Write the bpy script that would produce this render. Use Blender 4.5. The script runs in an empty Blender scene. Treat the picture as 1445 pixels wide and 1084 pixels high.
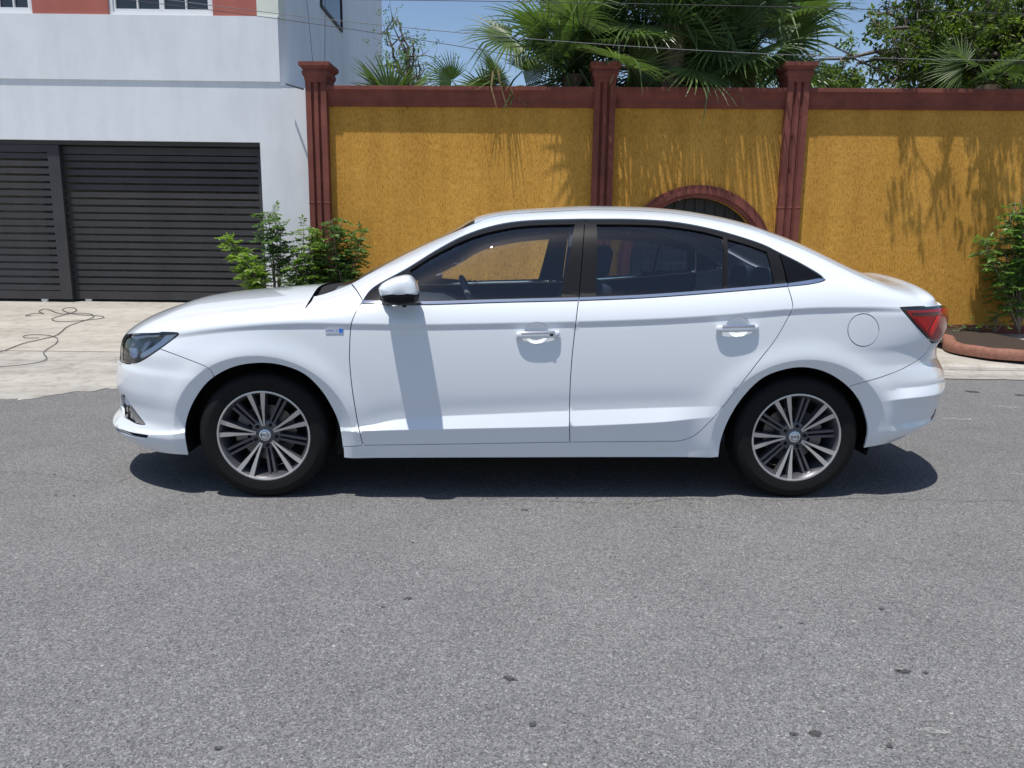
import bpy, bmesh, math, random
import numpy as np
from mathutils import Vector, Matrix
from mathutils.geometry import delaunay_2d_cdt
random.seed(7); rng = np.random.default_rng(7)
R = math.radians
SC = bpy.context.scene
COL = SC.collection

# ------------------------------------------------------------------ camera, sky, sun, exposure
PW, PH, FPX = 1445.0, 1084.0, 1085.0
CAM_H, PITCH, ROLL = 1.298, R(10.7), R(0.7)
FWD = np.array([0, math.cos(PITCH), -math.sin(PITCH)])
UP0 = np.array([0, math.sin(PITCH), math.cos(PITCH)])
RT0 = np.array([1.0, 0, 0])
RT = math.cos(ROLL) * RT0 + math.sin(ROLL) * UP0
UP = math.cos(ROLL) * UP0 - math.sin(ROLL) * RT0
cd = bpy.data.cameras.new('camera'); cam = bpy.data.objects.new('camera', cd); COL.objects.link(cam)
cd.sensor_fit = 'HORIZONTAL'; cd.sensor_width = 36.0; cd.lens = 36.0 * FPX / PW
cd.clip_start = 0.05; cd.clip_end = 2000
m = Matrix.Identity(4)
for i in range(3):
    m[i][0] = RT[i]; m[i][1] = UP[i]; m[i][2] = -FWD[i]
m[2][3] = CAM_H
cam.matrix_world = m
SC.camera = cam

SUN = np.array([-0.095, -0.130, 0.62]); SUN = SUN / np.linalg.norm(SUN)      # towards the sun
w = bpy.data.worlds.new('World'); SC.world = w; w.use_nodes = True
nt = w.node_tree; bg = nt.nodes['Background']
sky = nt.nodes.new('ShaderNodeTexSky'); sky.sky_type = 'NISHITA'; sky.sun_disc = False
sky.sun_elevation = math.asin(SUN[2]); sky.sun_rotation = math.atan2(SUN[0], SUN[1])
sky.altitude = 500; sky.air_density = 1.0; sky.dust_density = 1.0; sky.ozone_density = 1.5
nt.links.new(sky.outputs[0], bg.inputs[0]); bg.inputs[1].default_value = 0.12
sd = bpy.data.lights.new('sun', 'SUN'); sd.energy = 4.7; sd.angle = R(0.6); sd.color = (1.0, 0.955, 0.89)
so = bpy.data.objects.new('sun', sd); COL.objects.link(so)
so.rotation_euler = Vector(SUN).to_track_quat('Z', 'Y').to_euler(); so.location = (-2, -4, 12)
SC.view_settings.view_transform = 'Standard'; SC.view_settings.look = 'None'
SC.view_settings.exposure = 0.15; SC.view_settings.gamma = 1.0
SC.view_settings.use_curve_mapping = False
SC.cycles.max_bounces = 10; SC.cycles.transparent_max_bounces = 24

# ------------------------------------------------------------------ helpers
CAMP = np.array([0, 0, CAM_H])
def ray(px, py):
    d = FWD + RT * ((px - PW / 2) / FPX) - UP * ((py - PH / 2) / FPX)
    return d
class Frame:
    """a vertical working plane: origin (x, y, z), turned by yaw about z; local x runs along it, local y into depth"""
    def __init__(s, x, y, yaw, z=0.0):
        s.o = np.array([x, y, z]); s.yaw = yaw
        c, n = math.cos(yaw), math.sin(yaw)
        s.M = np.array([[c, n, 0], [-n, c, 0], [0, 0, 1]])            # world -> local
        s.cam = s.M @ (CAMP - s.o)
    def at(s, px, py, depth=0.0):                                      # pixel -> local (x, z) on the plane y = depth
        d = s.M @ ray(px, py); k = (depth - s.cam[1]) / d[1]
        p = s.cam + d * k
        return p[0], p[2]
def ground(px, py, z=0.0):
    d = ray(px, py); k = (z - CAM_H) / d[2]
    return CAMP + d * k

def mat(name, base=(.5, .5, .5), rough=.5, metal=0, coat=0, coat_r=.03, spec=.5, trans=None):
    M = bpy.data.materials.new(name); M.use_nodes = True
    b = M.node_tree.nodes['Principled BSDF']
    b.inputs['Base Color'].default_value = (*base, 1); b.inputs['Roughness'].default_value = rough
    b.inputs['Metallic'].default_value = metal
    b.inputs['Coat Weight'].default_value = coat; b.inputs['Coat Roughness'].default_value = coat_r
    b.inputs['Specular IOR Level'].default_value = spec
    return M
def N(M, t, **kw):
    n = M.node_tree.nodes.new(t)
    for k, v in kw.items():
        if k in n.inputs.keys(): n.inputs[k].default_value = v
        else: setattr(n, k, v)
    return n
def L(M, a, b): M.node_tree.links.new(a, b)
def P(M): return M.node_tree.nodes['Principled BSDF']
def coords(M, scale=(1, 1, 1), kind='Object'):
    tc = N(M, 'ShaderNodeTexCoord'); mp = N(M, 'ShaderNodeMapping'); mp.inputs['Scale'].default_value = scale
    L(M, tc.outputs[kind], mp.inputs[0]); return mp.outputs[0]
def noise(M, vec, scale, detail=4, rough=.55):
    n = N(M, 'ShaderNodeTexNoise'); n.inputs['Scale'].default_value = scale
    n.inputs['Detail'].default_value = detail; n.inputs['Roughness'].default_value = rough
    L(M, vec, n.inputs['Vector']); return n.outputs['Fac']
def ramp(M, fac, stops):
    r = N(M, 'ShaderNodeValToRGB'); e = r.color_ramp.elements
    while len(e) < len(stops): e.new(.5)
    for i, (p, c) in enumerate(stops):
        e[i].position = p; e[i].color = (*c, 1) if len(c) == 3 else c
    L(M, fac, r.inputs[0]); return r.outputs[0]
def mix(M, fac, a, b, blend='MIX'):
    n = N(M, 'ShaderNodeMix', data_type='RGBA', blend_type=blend)
    for s, v in ((n.inputs[0], fac), (n.inputs[6], a), (n.inputs[7], b)):
        if hasattr(v, 'node'): L(M, v, s)
        elif isinstance(v, tuple): s.default_value = (*v, 1)
        else: s.default_value = v
    return n.outputs[2]
def bump(M, h, strength=.5, dist=.01):
    b = N(M, 'ShaderNodeBump'); b.inputs['Strength'].default_value = strength; b.inputs['Distance'].default_value = dist
    L(M, h, b.inputs['Height']); L(M, b.outputs[0], P(M).inputs['Normal'])

def link(name, me, m=None, parent=None):
    o = bpy.data.objects.new(name, me); COL.objects.link(o)
    if me is not None and m is not None and not me.materials: me.materials.append(m)
    if parent: o.parent = parent
    return o
def tag(o, label=None, cat=None, group=None, kind=None):
    if label: o['label'] = label
    if cat: o['category'] = cat
    if group: o['group'] = group
    if kind: o['kind'] = kind
    return o
def empty(name, loc=(0, 0, 0), rz=0.0):
    o = bpy.data.objects.new(name, None); COL.objects.link(o); o.location = loc; o.rotation_euler = (0, 0, rz)
    o.empty_display_size = .2
    return o
def frame_empty(name, F): return empty(name, tuple(F.o), F.yaw)

class MB:
    def __init__(s): s.v = []; s.f = []
    def add(s, vs, fs):
        k = len(s.v); s.v += [tuple(map(float, p)) for p in vs]; s.f += [tuple(i + k for i in f) for f in fs]; return s
    def box(s, x0, x1, y0, y1, z0, z1):
        return s.add([(x0, y0, z0), (x1, y0, z0), (x1, y1, z0), (x0, y1, z0), (x0, y0, z1), (x1, y0, z1), (x1, y1, z1), (x0, y1, z1)],
                     [(3, 2, 1, 0), (4, 5, 6, 7), (0, 1, 5, 4), (1, 2, 6, 5), (2, 3, 7, 6), (3, 0, 4, 7)])
    def prism(s, poly, y0, y1):
        """polygon in (x, z), counter-clockwise as seen from -y, pushed from y0 to y1"""
        n = len(poly)
        vs = [(x, y0, z) for x, z in poly] + [(x, y1, z) for x, z in poly]
        fs = [tuple(range(n)), tuple(range(2 * n - 1, n - 1, -1))]
        fs += [(i, n + i, n + (i + 1) % n, (i + 1) % n) for i in range(n)]
        return s.add(vs, fs)
    def tube(s, pts, rad, n=8, cap=True):
        pts = [np.array(p, float) for p in pts]; k = len(pts)
        rad = [rad] * k if np.isscalar(rad) else rad
        vs = []; u = None
        for i, p in enumerate(pts):
            t = pts[min(i + 1, k - 1)] - pts[max(i - 1, 0)]; t = t / (np.linalg.norm(t) + 1e-12)
            if u is None:
                a = np.array([0, 0, 1.]) if abs(t[2]) < .9 else np.array([1., 0, 0])
                u = np.cross(t, a)
            u = u - t * (u @ t); u = u / (np.linalg.norm(u) + 1e-12); w_ = np.cross(t, u)
            for j in range(n):
                an = 2 * math.pi * j / n
                vs.append(p + rad[i] * (math.cos(an) * u + math.sin(an) * w_))
        fs = [(i * n + j, i * n + (j + 1) % n, (i + 1) * n + (j + 1) % n, (i + 1) * n + j) for i in range(k - 1) for j in range(n)]
        if cap: fs += [tuple(range(n - 1, -1, -1)), tuple(range((k - 1) * n, k * n))]
        return s.add(vs, fs)
    def lathe(s, prof, n=64, closed=False):
        """profile (radius, y) spun about the local y axis"""
        k = len(prof)
        vs = [(r * math.sin(2 * math.pi * j / n), y, r * math.cos(2 * math.pi * j / n)) for j in range(n) for r, y in prof]
        fs = []
        for j in range(n):
            j2 = (j + 1) % n
            for i in range(k if closed else k - 1):
                i2 = (i + 1) % k
                fs.append((j * k + i, j2 * k + i, j2 * k + i2, j * k + i2))
        return s.add(vs, fs)
    def mesh(s, name, smooth=False, angle=None):
        me = bpy.data.meshes.new(name); me.from_pydata(s.v, [], s.f); me.update()
        if smooth or angle:
            me.polygons.foreach_set('use_smooth', [True] * len(me.polygons))
            if angle: me.set_sharp_from_angle(angle=R(angle))
        return me
    def build(s, name, m, parent=None, smooth=False, angle=None):
        return link(name, s.mesh(name, smooth, angle), m, parent)
def bev(o, wdt=.01, seg=2):
    b = o.modifiers.new('bevel', 'BEVEL'); b.width = wdt; b.segments = seg; b.limit_method = 'ANGLE'; b.angle_limit = R(40); return o

class Cv:
    """monotone cubic through points, constant slope beyond the ends = 0"""
    def __init__(s, xs, ys, ext=False):
        o = np.argsort(xs); x = np.array(xs, float)[o]; y = np.array(ys, float)[o]
        keep = np.r_[True, np.diff(x) > 1e-6]; x, y = x[keep], y[keep]
        h = np.diff(x); d = np.diff(y) / h; n = len(x); mm = np.zeros(n)
        for i in range(1, n - 1):
            if d[i - 1] * d[i] > 0:
                w1 = 2 * h[i] + h[i - 1]; w2 = h[i] + 2 * h[i - 1]
                mm[i] = (w1 + w2) / (w1 / d[i - 1] + w2 / d[i])
        mm[0], mm[-1] = d[0], d[-1]
        s.x, s.y, s.m, s.h, s.ext = x, y, mm, h, ext
    def __call__(s, q):
        q = np.asarray(q, float); c = np.clip(q, s.x[0], s.x[-1])
        i = np.clip(np.searchsorted(s.x, c) - 1, 0, len(s.h) - 1)
        h = s.h[i]; t = (c - s.x[i]) / h
        r = (2 * t**3 - 3 * t**2 + 1) * s.y[i] + (t**3 - 2 * t**2 + t) * h * s.m[i] + (-2 * t**3 + 3 * t**2) * s.y[i + 1] + (t**3 - t**2) * h * s.m[i + 1]
        if s.ext: r = r + np.where(q < s.x[0], (q - s.x[0]) * s.m[0], 0) + np.where(q > s.x[-1], (q - s.x[-1]) * s.m[-1], 0)
        return r
def spl(pts, n=8):
    """Catmull-Rom through 2D points"""
    p = np.array(pts, float)
    if len(p) < 3: return p
    q = np.vstack([2 * p[0] - p[1], p, 2 * p[-1] - p[-2]]); out = []
    for i in range(1, len(q) - 2):
        for t in np.linspace(0, 1, n, endpoint=False):
            a, b, c, d = q[i - 1], q[i], q[i + 1], q[i + 2]
            out.append(.5 * ((2 * b) + (c - a) * t + (2 * a - 5 * b + 4 * c - d) * t * t + (3 * b - a - 3 * c + d) * t**3))
    out.append(p[-1]); return np.array(out)
def sstep(a, b, x): t = np.clip((x - a) / (b - a), 0, 1); return t * t * (3 - 2 * t)

# ------------------------------------------------------------------ materials of the setting
def m_asphalt():
    M = mat('asphalt', rough=.9, spec=.25); v = coords(M)
    big = noise(M, v, .30, 5); mid = noise(M, v, 2.2, 6, .6); fine = noise(M, v, 45, 4, .7)
    def cells(scale):
        vo = N(M, 'ShaderNodeTexVoronoi'); vo.inputs['Scale'].default_value = scale; L(M, v, vo.inputs['Vector'])
        sc = N(M, 'ShaderNodeSeparateColor'); L(M, vo.outputs['Color'], sc.inputs[0]); return vo, sc
    vo, st = cells(230); vo2, st2 = cells(120)
    c = ramp(M, st.outputs[0], [(.0, (.070, .070, .072)), (.22, (.120, .120, .123)), (.55, (.156, .156, .158)), (.88, (.194, .194, .194)), (.98, (.27, .27, .265))])
    c2 = ramp(M, st2.outputs[1], [(.0, (.78, .78, .78)), (.5, (1, 1, 1)), (.95, (1.12, 1.12, 1.12)), (1.0, (1.4, 1.4, 1.38))])
    c = mix(M, .8, c, c2, 'MULTIPLY')
    c = mix(M, .5, c, ramp(M, fine, [(.32, (.72, .72, .73)), (.66, (1.22, 1.22, 1.22))]), 'MULTIPLY')
    c = mix(M, 1.0, c, ramp(M, big, [(.3, (.93, .93, .94)), (.7, (1.05, 1.05, 1.04))]), 'MULTIPLY')
    c = mix(M, 1.0, c, ramp(M, mid, [(.3, (.91, .91, .91)), (.7, (1.07, 1.07, 1.07))]), 'MULTIPLY')
    vo3, st3 = cells(9.0)                                              # scattered pale stones
    pk = mix(M, 1.0, ramp(M, vo3.outputs['Distance'], [(.035, (1, 1, 1)), (.060, (0, 0, 0))]), ramp(M, st3.outputs[0], [(.66, (0, 0, 0)), (.70, (1, 1, 1))]), 'MULTIPLY')
    c = mix(M, pk, c, (.36, .36, .345))
    L(M, c, P(M).inputs['Base Color'])
    ad = N(M, 'ShaderNodeMath', operation='ADD'); L(M, st.outputs[0], ad.inputs[0]); L(M, fine, ad.inputs[1])
    bump(M, ad.outputs[0], .25, .0025); return M
def m_concrete(name, a, b, streak=1.0):
    M = mat(name, rough=.9, spec=.25); v = coords(M); v2 = coords(M, (.5, 2.2, 1))
    big = noise(M, v2, 1.2, 6, .65); mid = noise(M, v, 7, 6, .7); fine = noise(M, v, 120, 3, .7)
    c = ramp(M, big, [(.30, a), (.68, b)])
    c = mix(M, .6 * streak, c, ramp(M, mid, [(.32, (.62, .60, .57)), (.5, (1, 1, 1)), (.75, (1.12, 1.12, 1.1))]), 'MULTIPLY')
    c = mix(M, .5, c, ramp(M, fine, [(.3, (.75, .75, .75)), (.7, (1.2, 1.2, 1.2))]), 'MULTIPLY')
    L(M, c, P(M).inputs['Base Color'])
    ad = N(M, 'ShaderNodeMath', operation='ADD'); L(M, mid, ad.inputs[0]); L(M, fine, ad.inputs[1]); bump(M, ad.outputs[0], .5, .006); return M
def m_stucco():
    M = mat('yellow_stucco', rough=.92, spec=.2); v = coords(M, (1, 1, .32)); v0 = coords(M)
    a = noise(M, v, 55, 4, .7); b2 = noise(M, v0, 95, 3, .75); big = noise(M, v0, 1.1, 5, .6); pt = noise(M, v0, 9, 4, .6)
    c = ramp(M, big, [(.3, (.710, .372, .070)), (.7, (.800, .440, .095))])
    c = mix(M, .75, c, ramp(M, a, [(.36, (.58, .52, .42)), (.50, (.95, .95, .92)), (.7, (1.10, 1.10, 1.12))]), 'MULTIPLY')
    c = mix(M, .5, c, ramp(M, pt, [(.3, (.82, .80, .76)), (.7, (1.1, 1.1, 1.1))]), 'MULTIPLY')
    sk = noise(M, coords(M, (2.2, 1, .16)), 1.6, 6, .65)
    c = mix(M, .45, c, ramp(M, sk, [(.38, (.72, .68, .62)), (.55, (1, 1, 1)), (.75, (1.07, 1.06, 1.03))]), 'MULTIPLY')
    L(M, c, P(M).inputs['Base Color'])
    ad = N(M, 'ShaderNodeMath', operation='ADD'); L(M, a, ad.inputs[0]); L(M, b2, ad.inputs[1])
    bump(M, ad.outputs[0], 1.0, .022); return M
def m_paintwall(name, col, var=.08, stain=.25, sc=1.4):
    M = mat(name, rough=.82, spec=.3); v = coords(M); v2 = coords(M, (1.3, 1.3, .35))
    big = noise(M, v, sc, 5, .6); st = noise(M, v2, 3.2, 5, .6); fine = noise(M, v, 60, 3, .6)
    lo = tuple(x * (1 - var) for x in col); hi = tuple(min(1, x * (1 + var)) for x in col)
    c = ramp(M, big, [(.3, lo), (.7, hi)])
    c = mix(M, stain, c, ramp(M, st, [(.35, (.72, .72, .72)), (.6, (1, 1, 1))]), 'MULTIPLY')
    L(M, c, P(M).inputs['Base Color']); bump(M, fine, .18, .004); return M
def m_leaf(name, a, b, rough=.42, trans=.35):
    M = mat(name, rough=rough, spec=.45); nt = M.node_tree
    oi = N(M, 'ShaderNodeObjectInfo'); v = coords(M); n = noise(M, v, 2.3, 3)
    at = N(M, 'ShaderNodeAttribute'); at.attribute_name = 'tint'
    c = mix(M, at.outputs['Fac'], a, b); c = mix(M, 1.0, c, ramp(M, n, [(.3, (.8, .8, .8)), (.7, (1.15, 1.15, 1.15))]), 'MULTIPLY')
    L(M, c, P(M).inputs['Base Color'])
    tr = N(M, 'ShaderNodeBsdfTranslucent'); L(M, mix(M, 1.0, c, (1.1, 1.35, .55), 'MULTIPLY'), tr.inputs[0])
    ms = N(M, 'ShaderNodeMixShader'); ms.inputs[0].default_value = trans
    out = nt.nodes['Material Output']; L(M, P(M).outputs[0], ms.inputs[1]); L(M, tr.outputs[0], ms.inputs[2]); L(M, ms.outputs[0], out.inputs[0])
    return M
def m_bark(name, a, b):
    M = mat(name, rough=.9, spec=.2); v = coords(M, (1, 1, .4)); n = noise(M, v, 22, 5, .7)
    L(M, ramp(M, n, [(.3, a), (.7, b)]), P(M).inputs['Base Color']); bump(M, n, .6, .02); return M

def m_stain(name, col, lo, hi, sc):
    M = mat(name, col, .9, spec=.2); n = noise(M, coords(M), sc, 4, .7)
    L(M, ramp(M, n, [(lo, (0, 0, 0)), (hi, (1, 1, 1))]), P(M).inputs['Alpha']); return M
ASPH = m_asphalt()
CONC = m_concrete('apron_concrete', (.31, .288, .25), (.435, .412, .368))
CONC2 = m_concrete('worn_concrete', (.27, .258, .235), (.42, .405, .37), 1.4)
STUC = m_stucco()
BROWN = m_paintwall('oxide_red_paint', (.185, .058, .044), .20, .65, 5)
WHITE = m_paintwall('white_wall_paint', (.735, .765, .80), .035, .26)
CREAM = m_paintwall('pale_green_paint', (.70, .74, .66), .04, .2)
TERRA = m_paintwall('terracotta_paint', (.42, .135, .105), .08, .25)
GATE = m_paintwall('gate_enamel', (.050, .048, .051), .15, .35, 2.5); P(GATE).inputs['Roughness'].default_value = .5
DARK = mat('dark_interior', (.03, .03, .03), .8)
IRON = mat('black_iron', (.018, .018, .018), .55)
FRAMEW = mat('white_window_frame', (.72, .73, .74), .4)
GLASSD = mat('dark_window_glass', (.022, .027, .033), .06, spec=.7)
TILE = mat('terracotta_border', (.33, .13, .085), .8)
_n = noise(TILE, coords(TILE), 14, 5, .7); L(TILE, ramp(TILE, _n, [(.3, (.165, .068, .045)), (.7, (.285, .128, .086))]), P(TILE).inputs['Base Color']); bump(TILE, _n, .4, .01)
SOIL = mat('soil', (.045, .03, .02), .95); bump(SOIL, noise(SOIL, coords(SOIL), 40, 4, .7), 1, .03)
CABLE = mat('black_cable', (.06, .06, .06), .6)
WIRE = mat('grey_wire', (.16, .16, .17), .7)
WIRED = mat('dark_wire', (.03, .03, .035), .6)
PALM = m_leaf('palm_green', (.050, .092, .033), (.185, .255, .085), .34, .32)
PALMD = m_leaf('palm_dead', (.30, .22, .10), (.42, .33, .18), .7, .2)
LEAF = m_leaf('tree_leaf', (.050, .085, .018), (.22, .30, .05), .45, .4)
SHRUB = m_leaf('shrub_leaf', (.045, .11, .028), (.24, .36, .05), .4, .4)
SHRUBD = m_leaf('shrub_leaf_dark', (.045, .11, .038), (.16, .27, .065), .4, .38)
BARK = m_bark('grey_bark', (.10, .085, .07), (.24, .21, .18))
BARKP = m_bark('palm_bark', (.10, .075, .05), (.22, .17, .12))
# ------------------------------------------------------------------ ground, apron, pavement
def sheet(name, xs, ys, zf, m):
    vs = [(x, y, zf(x, y)) for y in ys for x in xs]; n = len(xs)
    fs = [(j * n + i, j * n + i + 1, (j + 1) * n + i + 1, (j + 1) * n + i) for j in range(len(ys) - 1) for i in range(n - 1)]
    return MB().add(vs, fs).build(name, m)
o = MB().add([(-400, -400, 0), (400, -400, 0), (400, 600, 0), (-400, 600, 0)], [(0, 1, 2, 3)]).build('road', ASPH); tag(o, 'grey worn asphalt street with small dark tar spots', 'road', kind='structure')
ROAD = o
TAR = m_stain('tar_spot', (.06, .06, .062), .30, .58, 70)
for px, py, r_ in ((577, 845, .022), (571, 846, .010), (718, 958, .026), (726, 960, .010), (1275, 948, .030), (1266, 947, .014), (1306, 950, .015), (752, 1023, .022), (1243, 860, .018), (308, 1057, .018), (583, 766, .013), (786, 704, .013), (886, 717, .014), (740, 720, .026), (953, 745, .013), (1102, 886, .012), (1255, 1054, .018), (1222, 737, .012), (1340, 784, .010), (105, 700, .016), (79, 699, .013), (1372, 553, .06), (1440, 558, .05), (1150, 1036, .03), (1120, 1037, .018), (540, 857, .012), (483, 892, .010), (1130, 880, .012)):
    p = ground(px, py); n = 14; a = rng.uniform(0, 6.28); r_ = r_ * (.52 if r_ < .04 else .8); q = [r_ * (1 + .35 * math.sin(2 * t + a) * rng.random() + rng.normal(0, .14)) for t in np.linspace(0, 2 * math.pi, n, endpoint=False)]
    s_ = MB().add([(q[i] * 1.25 * math.cos(2 * math.pi * i / n), q[i] * .85 * math.sin(2 * math.pi * i / n), 0) for i in range(n)], [tuple(range(n))]).build('tar_spot', TAR, ROAD); s_.location = (p[0], p[1], .004)
def crack(pts, wd):
    q = np.array([ground(a, b)[:2] for a, b in pts]); q = spl(q, 14); vs = []
    for i, p in enumerate(q):
        j = rng.normal(0, .008, 2); w_ = wd * rng.uniform(.25, 1.0); vs += [(p[0] + j[0], p[1] + j[1] - w_, .004), (p[0] + j[0], p[1] + j[1] + w_, .004)]
    MB().add(vs, [(2 * i, 2 * i + 2, 2 * i + 3, 2 * i + 1) for i in range(len(q) - 1)]).build('crack', TAR, ROAD)
crack([(560, 701), (640, 704), (700, 703), (760, 707), (830, 710), (900, 711), (955, 704), (1040, 706), (1120, 706), (1200, 704), (1300, 706), (1380, 708), (1500, 706)], .0030)
crack([(0, 667), (30, 668), (75, 671), (110, 678), (160, 681), (178, 676)], .0025)
crack([(955, 704), (985, 715), (992, 728), (985, 745)], .0018)
PALE = m_stain('pale_scuff', (.40, .40, .39), .45, .75, 22)
for px, py, r_ in ((1355, 592, .09), (1420, 575, .07), (1375, 541, .05), (1348, 541, .05), (1440, 670, .03), (1322, 1032, .03), (1060, 760, .02)):
    p = ground(px, py); n = 16; s_ = MB().add([(r_ * 1.7 * rng.uniform(.5, 1.1) * math.cos(2 * math.pi * i / n), r_ * .6 * rng.uniform(.5, 1.1) * math.sin(2 * math.pi * i / n), 0) for i in range(n)], [tuple(range(n))]).build('scuff', PALE, ROAD); s_.location = (p[0], p[1], .0045)

WF = Frame(0, 10.5, R(-2.0)); HF = Frame(0, 11.1, 0.0)
GZ = HF.at(100, 424, .1)[1]                                            # height of the gate threshold
edge = [ground(px, py) for px, py in ((-260, 566), (-120, 560), (0, 563), (25, 564.5), (50, 563), (72, 558), (95, 555), (112, 552.5), (125, 553.5), (150, 549), (175, 551), (260, 548), (420, 546))]
ex = [p[0] for p in edge]; ey = [p[1] for p in edge]
def apz(y): return float(np.interp(y, [6.2, 6.75, 8.1, 11.5], [.002, .012, .085, GZ]))
AXR = -2.3
xs = np.r_[np.linspace(-14, -6, 12), np.linspace(-5.9, AXR, 110)]
jit = rng.normal(0, .022, len(xs)); yf = np.interp(xs, ex, ey) + jit
rows = np.linspace(0, 1, 26)**1.0
midv = 7.98
vs = []; fs = []
tops = []
for part, (y0s, y1, m_, nm) in enumerate(((yf, midv, CONC2, 'worn_apron'), (np.full(len(xs), midv), 11.9, CONC, 'driveway_apron'))):
    n = len(xs); vv = []; ff = []
    for j, t in enumerate(rows):
        for i, x in enumerate(xs):
            y = y0s[i] + (y1 - y0s[i]) * t
            wob = .004 * math.sin(x * 5 + y * 3) if part == 0 else 0
            vv.append((x, y, max(apz(y) + (wob if 0 < j < 25 else 0), .0045) + (.004 if part else 0)))
    for j in range(25):
        for i in range(n - 1): ff.append((j * n + i, j * n + i + 1, (j + 1) * n + i + 1, (j + 1) * n + i))
    k = len(vv)                                                        # skirt down to the ground on the street and right sides
    vv += [(xs[i], y0s[i], -.05) for i in range(n)]
    if part == 0: ff += [(k + i, k + i + 1, i + 1, i) for i in range(n - 1)]
    k2 = len(vv); vv += [(AXR, y0s[-1] + (y1 - y0s[-1]) * t, -.05) for t in rows]
    ff += [(j * n + n - 1, k2 + j, k2 + j + 1, (j + 1) * n + n - 1) for j in range(25)]
    o = MB().add(vv, ff).build(nm, m_, smooth=False); tag(o, ('rough patched concrete strip between asphalt and driveway', 'smooth beige concrete driveway sloping up to slatted gate')[part], 'driveway', kind='structure')

# pavement on the wall side, in the wall's own frame
kp = WF.M @ (ground(1340, 524) - WF.o); KY = kp[1]
gp = WF.M @ (ground(1340, 535) - WF.o); GY = gp[1]
PVZ = .13
pv = frame_empty('pavement', WF); tag(pv, 'pale concrete pavement with low kerb along yellow wall', 'pavement', kind='structure')
SX0 = AXR - .12
o = MB().prism([(0, 0)] * 0 or [(KY, -.05), (.1, -.05), (.1, PVZ), (KY + .16, .075), (KY + .05, .062), (KY + .012, .045), (KY, .02)], SX0, 24)
# prism runs along y: swap so that it runs along x
o.v = [(y, x, z) for x, y, z in o.v]; o.f = [tuple(reversed(f)) for f in o.f]
o.build('walkway', CONC, pv)
b = MB(); gx = np.linspace(SX0, 14, 160); gj = rng.normal(0, .012, 160)
vv = [(x, GY + j, .006) for x, j in zip(gx, gj)] + [(x, KY + .01, .012) for x in gx]
b.add(vv, [(i, i + 1, 160 + i + 1, 160 + i) for i in range(159)]); b.build('gutter', CONC2, pv)

# ------------------------------------------------------------------ house on the left
hs = frame_empty('house', HF); tag(hs, 'white two storey house with terracotta panels over a wide garage opening', 'house')
jx = HF.at(369, 250)[0]; lz = HF.at(200, 199)[1]; z113 = HF.at(200, 113.5)[1]; z125 = HF.at(415, 124.5)[1]
cx = HF.at(393.5, 60)[0]; rx = HF.at(470, 300)[0]; z20 = HF.at(200, 21.5)[1]
XL = -15.0
poly = [(jx, -.1), (rx, -.1), (rx, z125), (cx, z125), (cx, z113), (XL, z113), (XL, lz), (jx, lz)]
MB().prism(poly, 0, .30).build('lower_wall', WHITE, hs)
MB().box(cx, rx, .305, 7.5, z125 - .16, z125 - .012).build('terrace_slab', WHITE, hs)
MB().box(XL, cx, -.018, .3, z113, z20).build('parapet_band', WHITE, hs)
MB().box(XL, cx - .002, .302, 8.6, z113 - .1, 7.0).build('upper_wall', WHITE, hs)
# front of the upper storey: painted panels between windows
def upx(a): return HF.at(a, 10)[0]
for nm, a, b_, mm in (('painted_panel', 45, 152, TERRA), ('painted_panel', 300, 362, TERRA), ('corner_panel', 362, 392.6, CREAM), ('painted_panel', -150, -60, TERRA)):
    MB().box(upx(a), upx(b_), .0, .3, z20 + .001, 7.0).build(nm, mm, hs)
ztop = z20 + 1.35
for a, b_, mull in ((152, 300, (.48, .52)), (-60, 45, (.5,))):
    x0, x1 = upx(a), upx(b_)
    wn = MB().box(x0, x1, .03, .09, z20 + .001, z20 + .045)
    wn.box(x0, x0 + .05, .03, .09, z20 + .045, ztop); wn.box(x1 - .05, x1, .03, .09, z20 + .045, ztop)
    wn.box(x0 + .05, x1 - .05, .03, .09, ztop - .05, ztop)
    wn = wn.build('window', FRAMEW, hs)
    nsash = 2
    for k in range(nsash):
        s0 = x0 + .05 + (x1 - x0 - .1) * k / nsash; s1 = x0 + .05 + (x1 - x0 - .1) * (k + 1) / nsash
        MB().box(s0 + .03, s1 - .03, .085, .095, z20 + .09, ztop - .09).build('pane', GLASSD, wn)
        fr = MB()
        for q0, q1 in ((s0 + .001, s0 + .031), (s1 - .031, s1 - .001), ((s0 + s1) / 2 - .009, (s0 + s1) / 2 + .009)): fr.box(q0, q1, .05, .10, z20 + .092, ztop - .092)
        fr.box(s0 + .001, s1 - .001, .05, .10, z20 + .046, z20 + .092); fr.box(s0 + .001, s1 - .001, .05, .10, ztop - .092, ztop - .051)
        fr.build('sash', FRAMEW, wn)
    MB().box(x0, x1, .02, .3, ztop, 7.0).build('wall_above_window', TERRA, hs)
# side window of the upper storey (a wall that runs away from the street)
def sidep(px, py):                                                     # pixel -> (depth, z) on the plane x = cx
    d = HF.M @ ray(px, py); k = (cx - HF.cam[0]) / d[0]; p = HF.cam + d * k; return p[1], p[2]
d0, zz0 = sidep(452, 12); d1, zz1 = sidep(482, 46); zz1 = sidep(482, 46)[1]
sw = MB(); sw.box(cx, cx + .03, d0, d1, zz1, zz1 + .05); sw.box(cx, cx + .03, d0, d0 + .05, zz1 + .05, zz1 + 1.2); sw.box(cx, cx + .03, d1 - .05, d1, zz1 + .05, zz1 + 1.2); sw.box(cx, cx + .03, d0 + .05, d1 - .05, zz1 + 1.15, zz1 + 1.2)
sw = sw.build('side_window', IRON, hs); MB().box(cx - .01, cx + .012, d0 + .05, d1 - .05, zz1 + .05, zz1 + 1.15).build('pane', GLASSD, sw)
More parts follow.
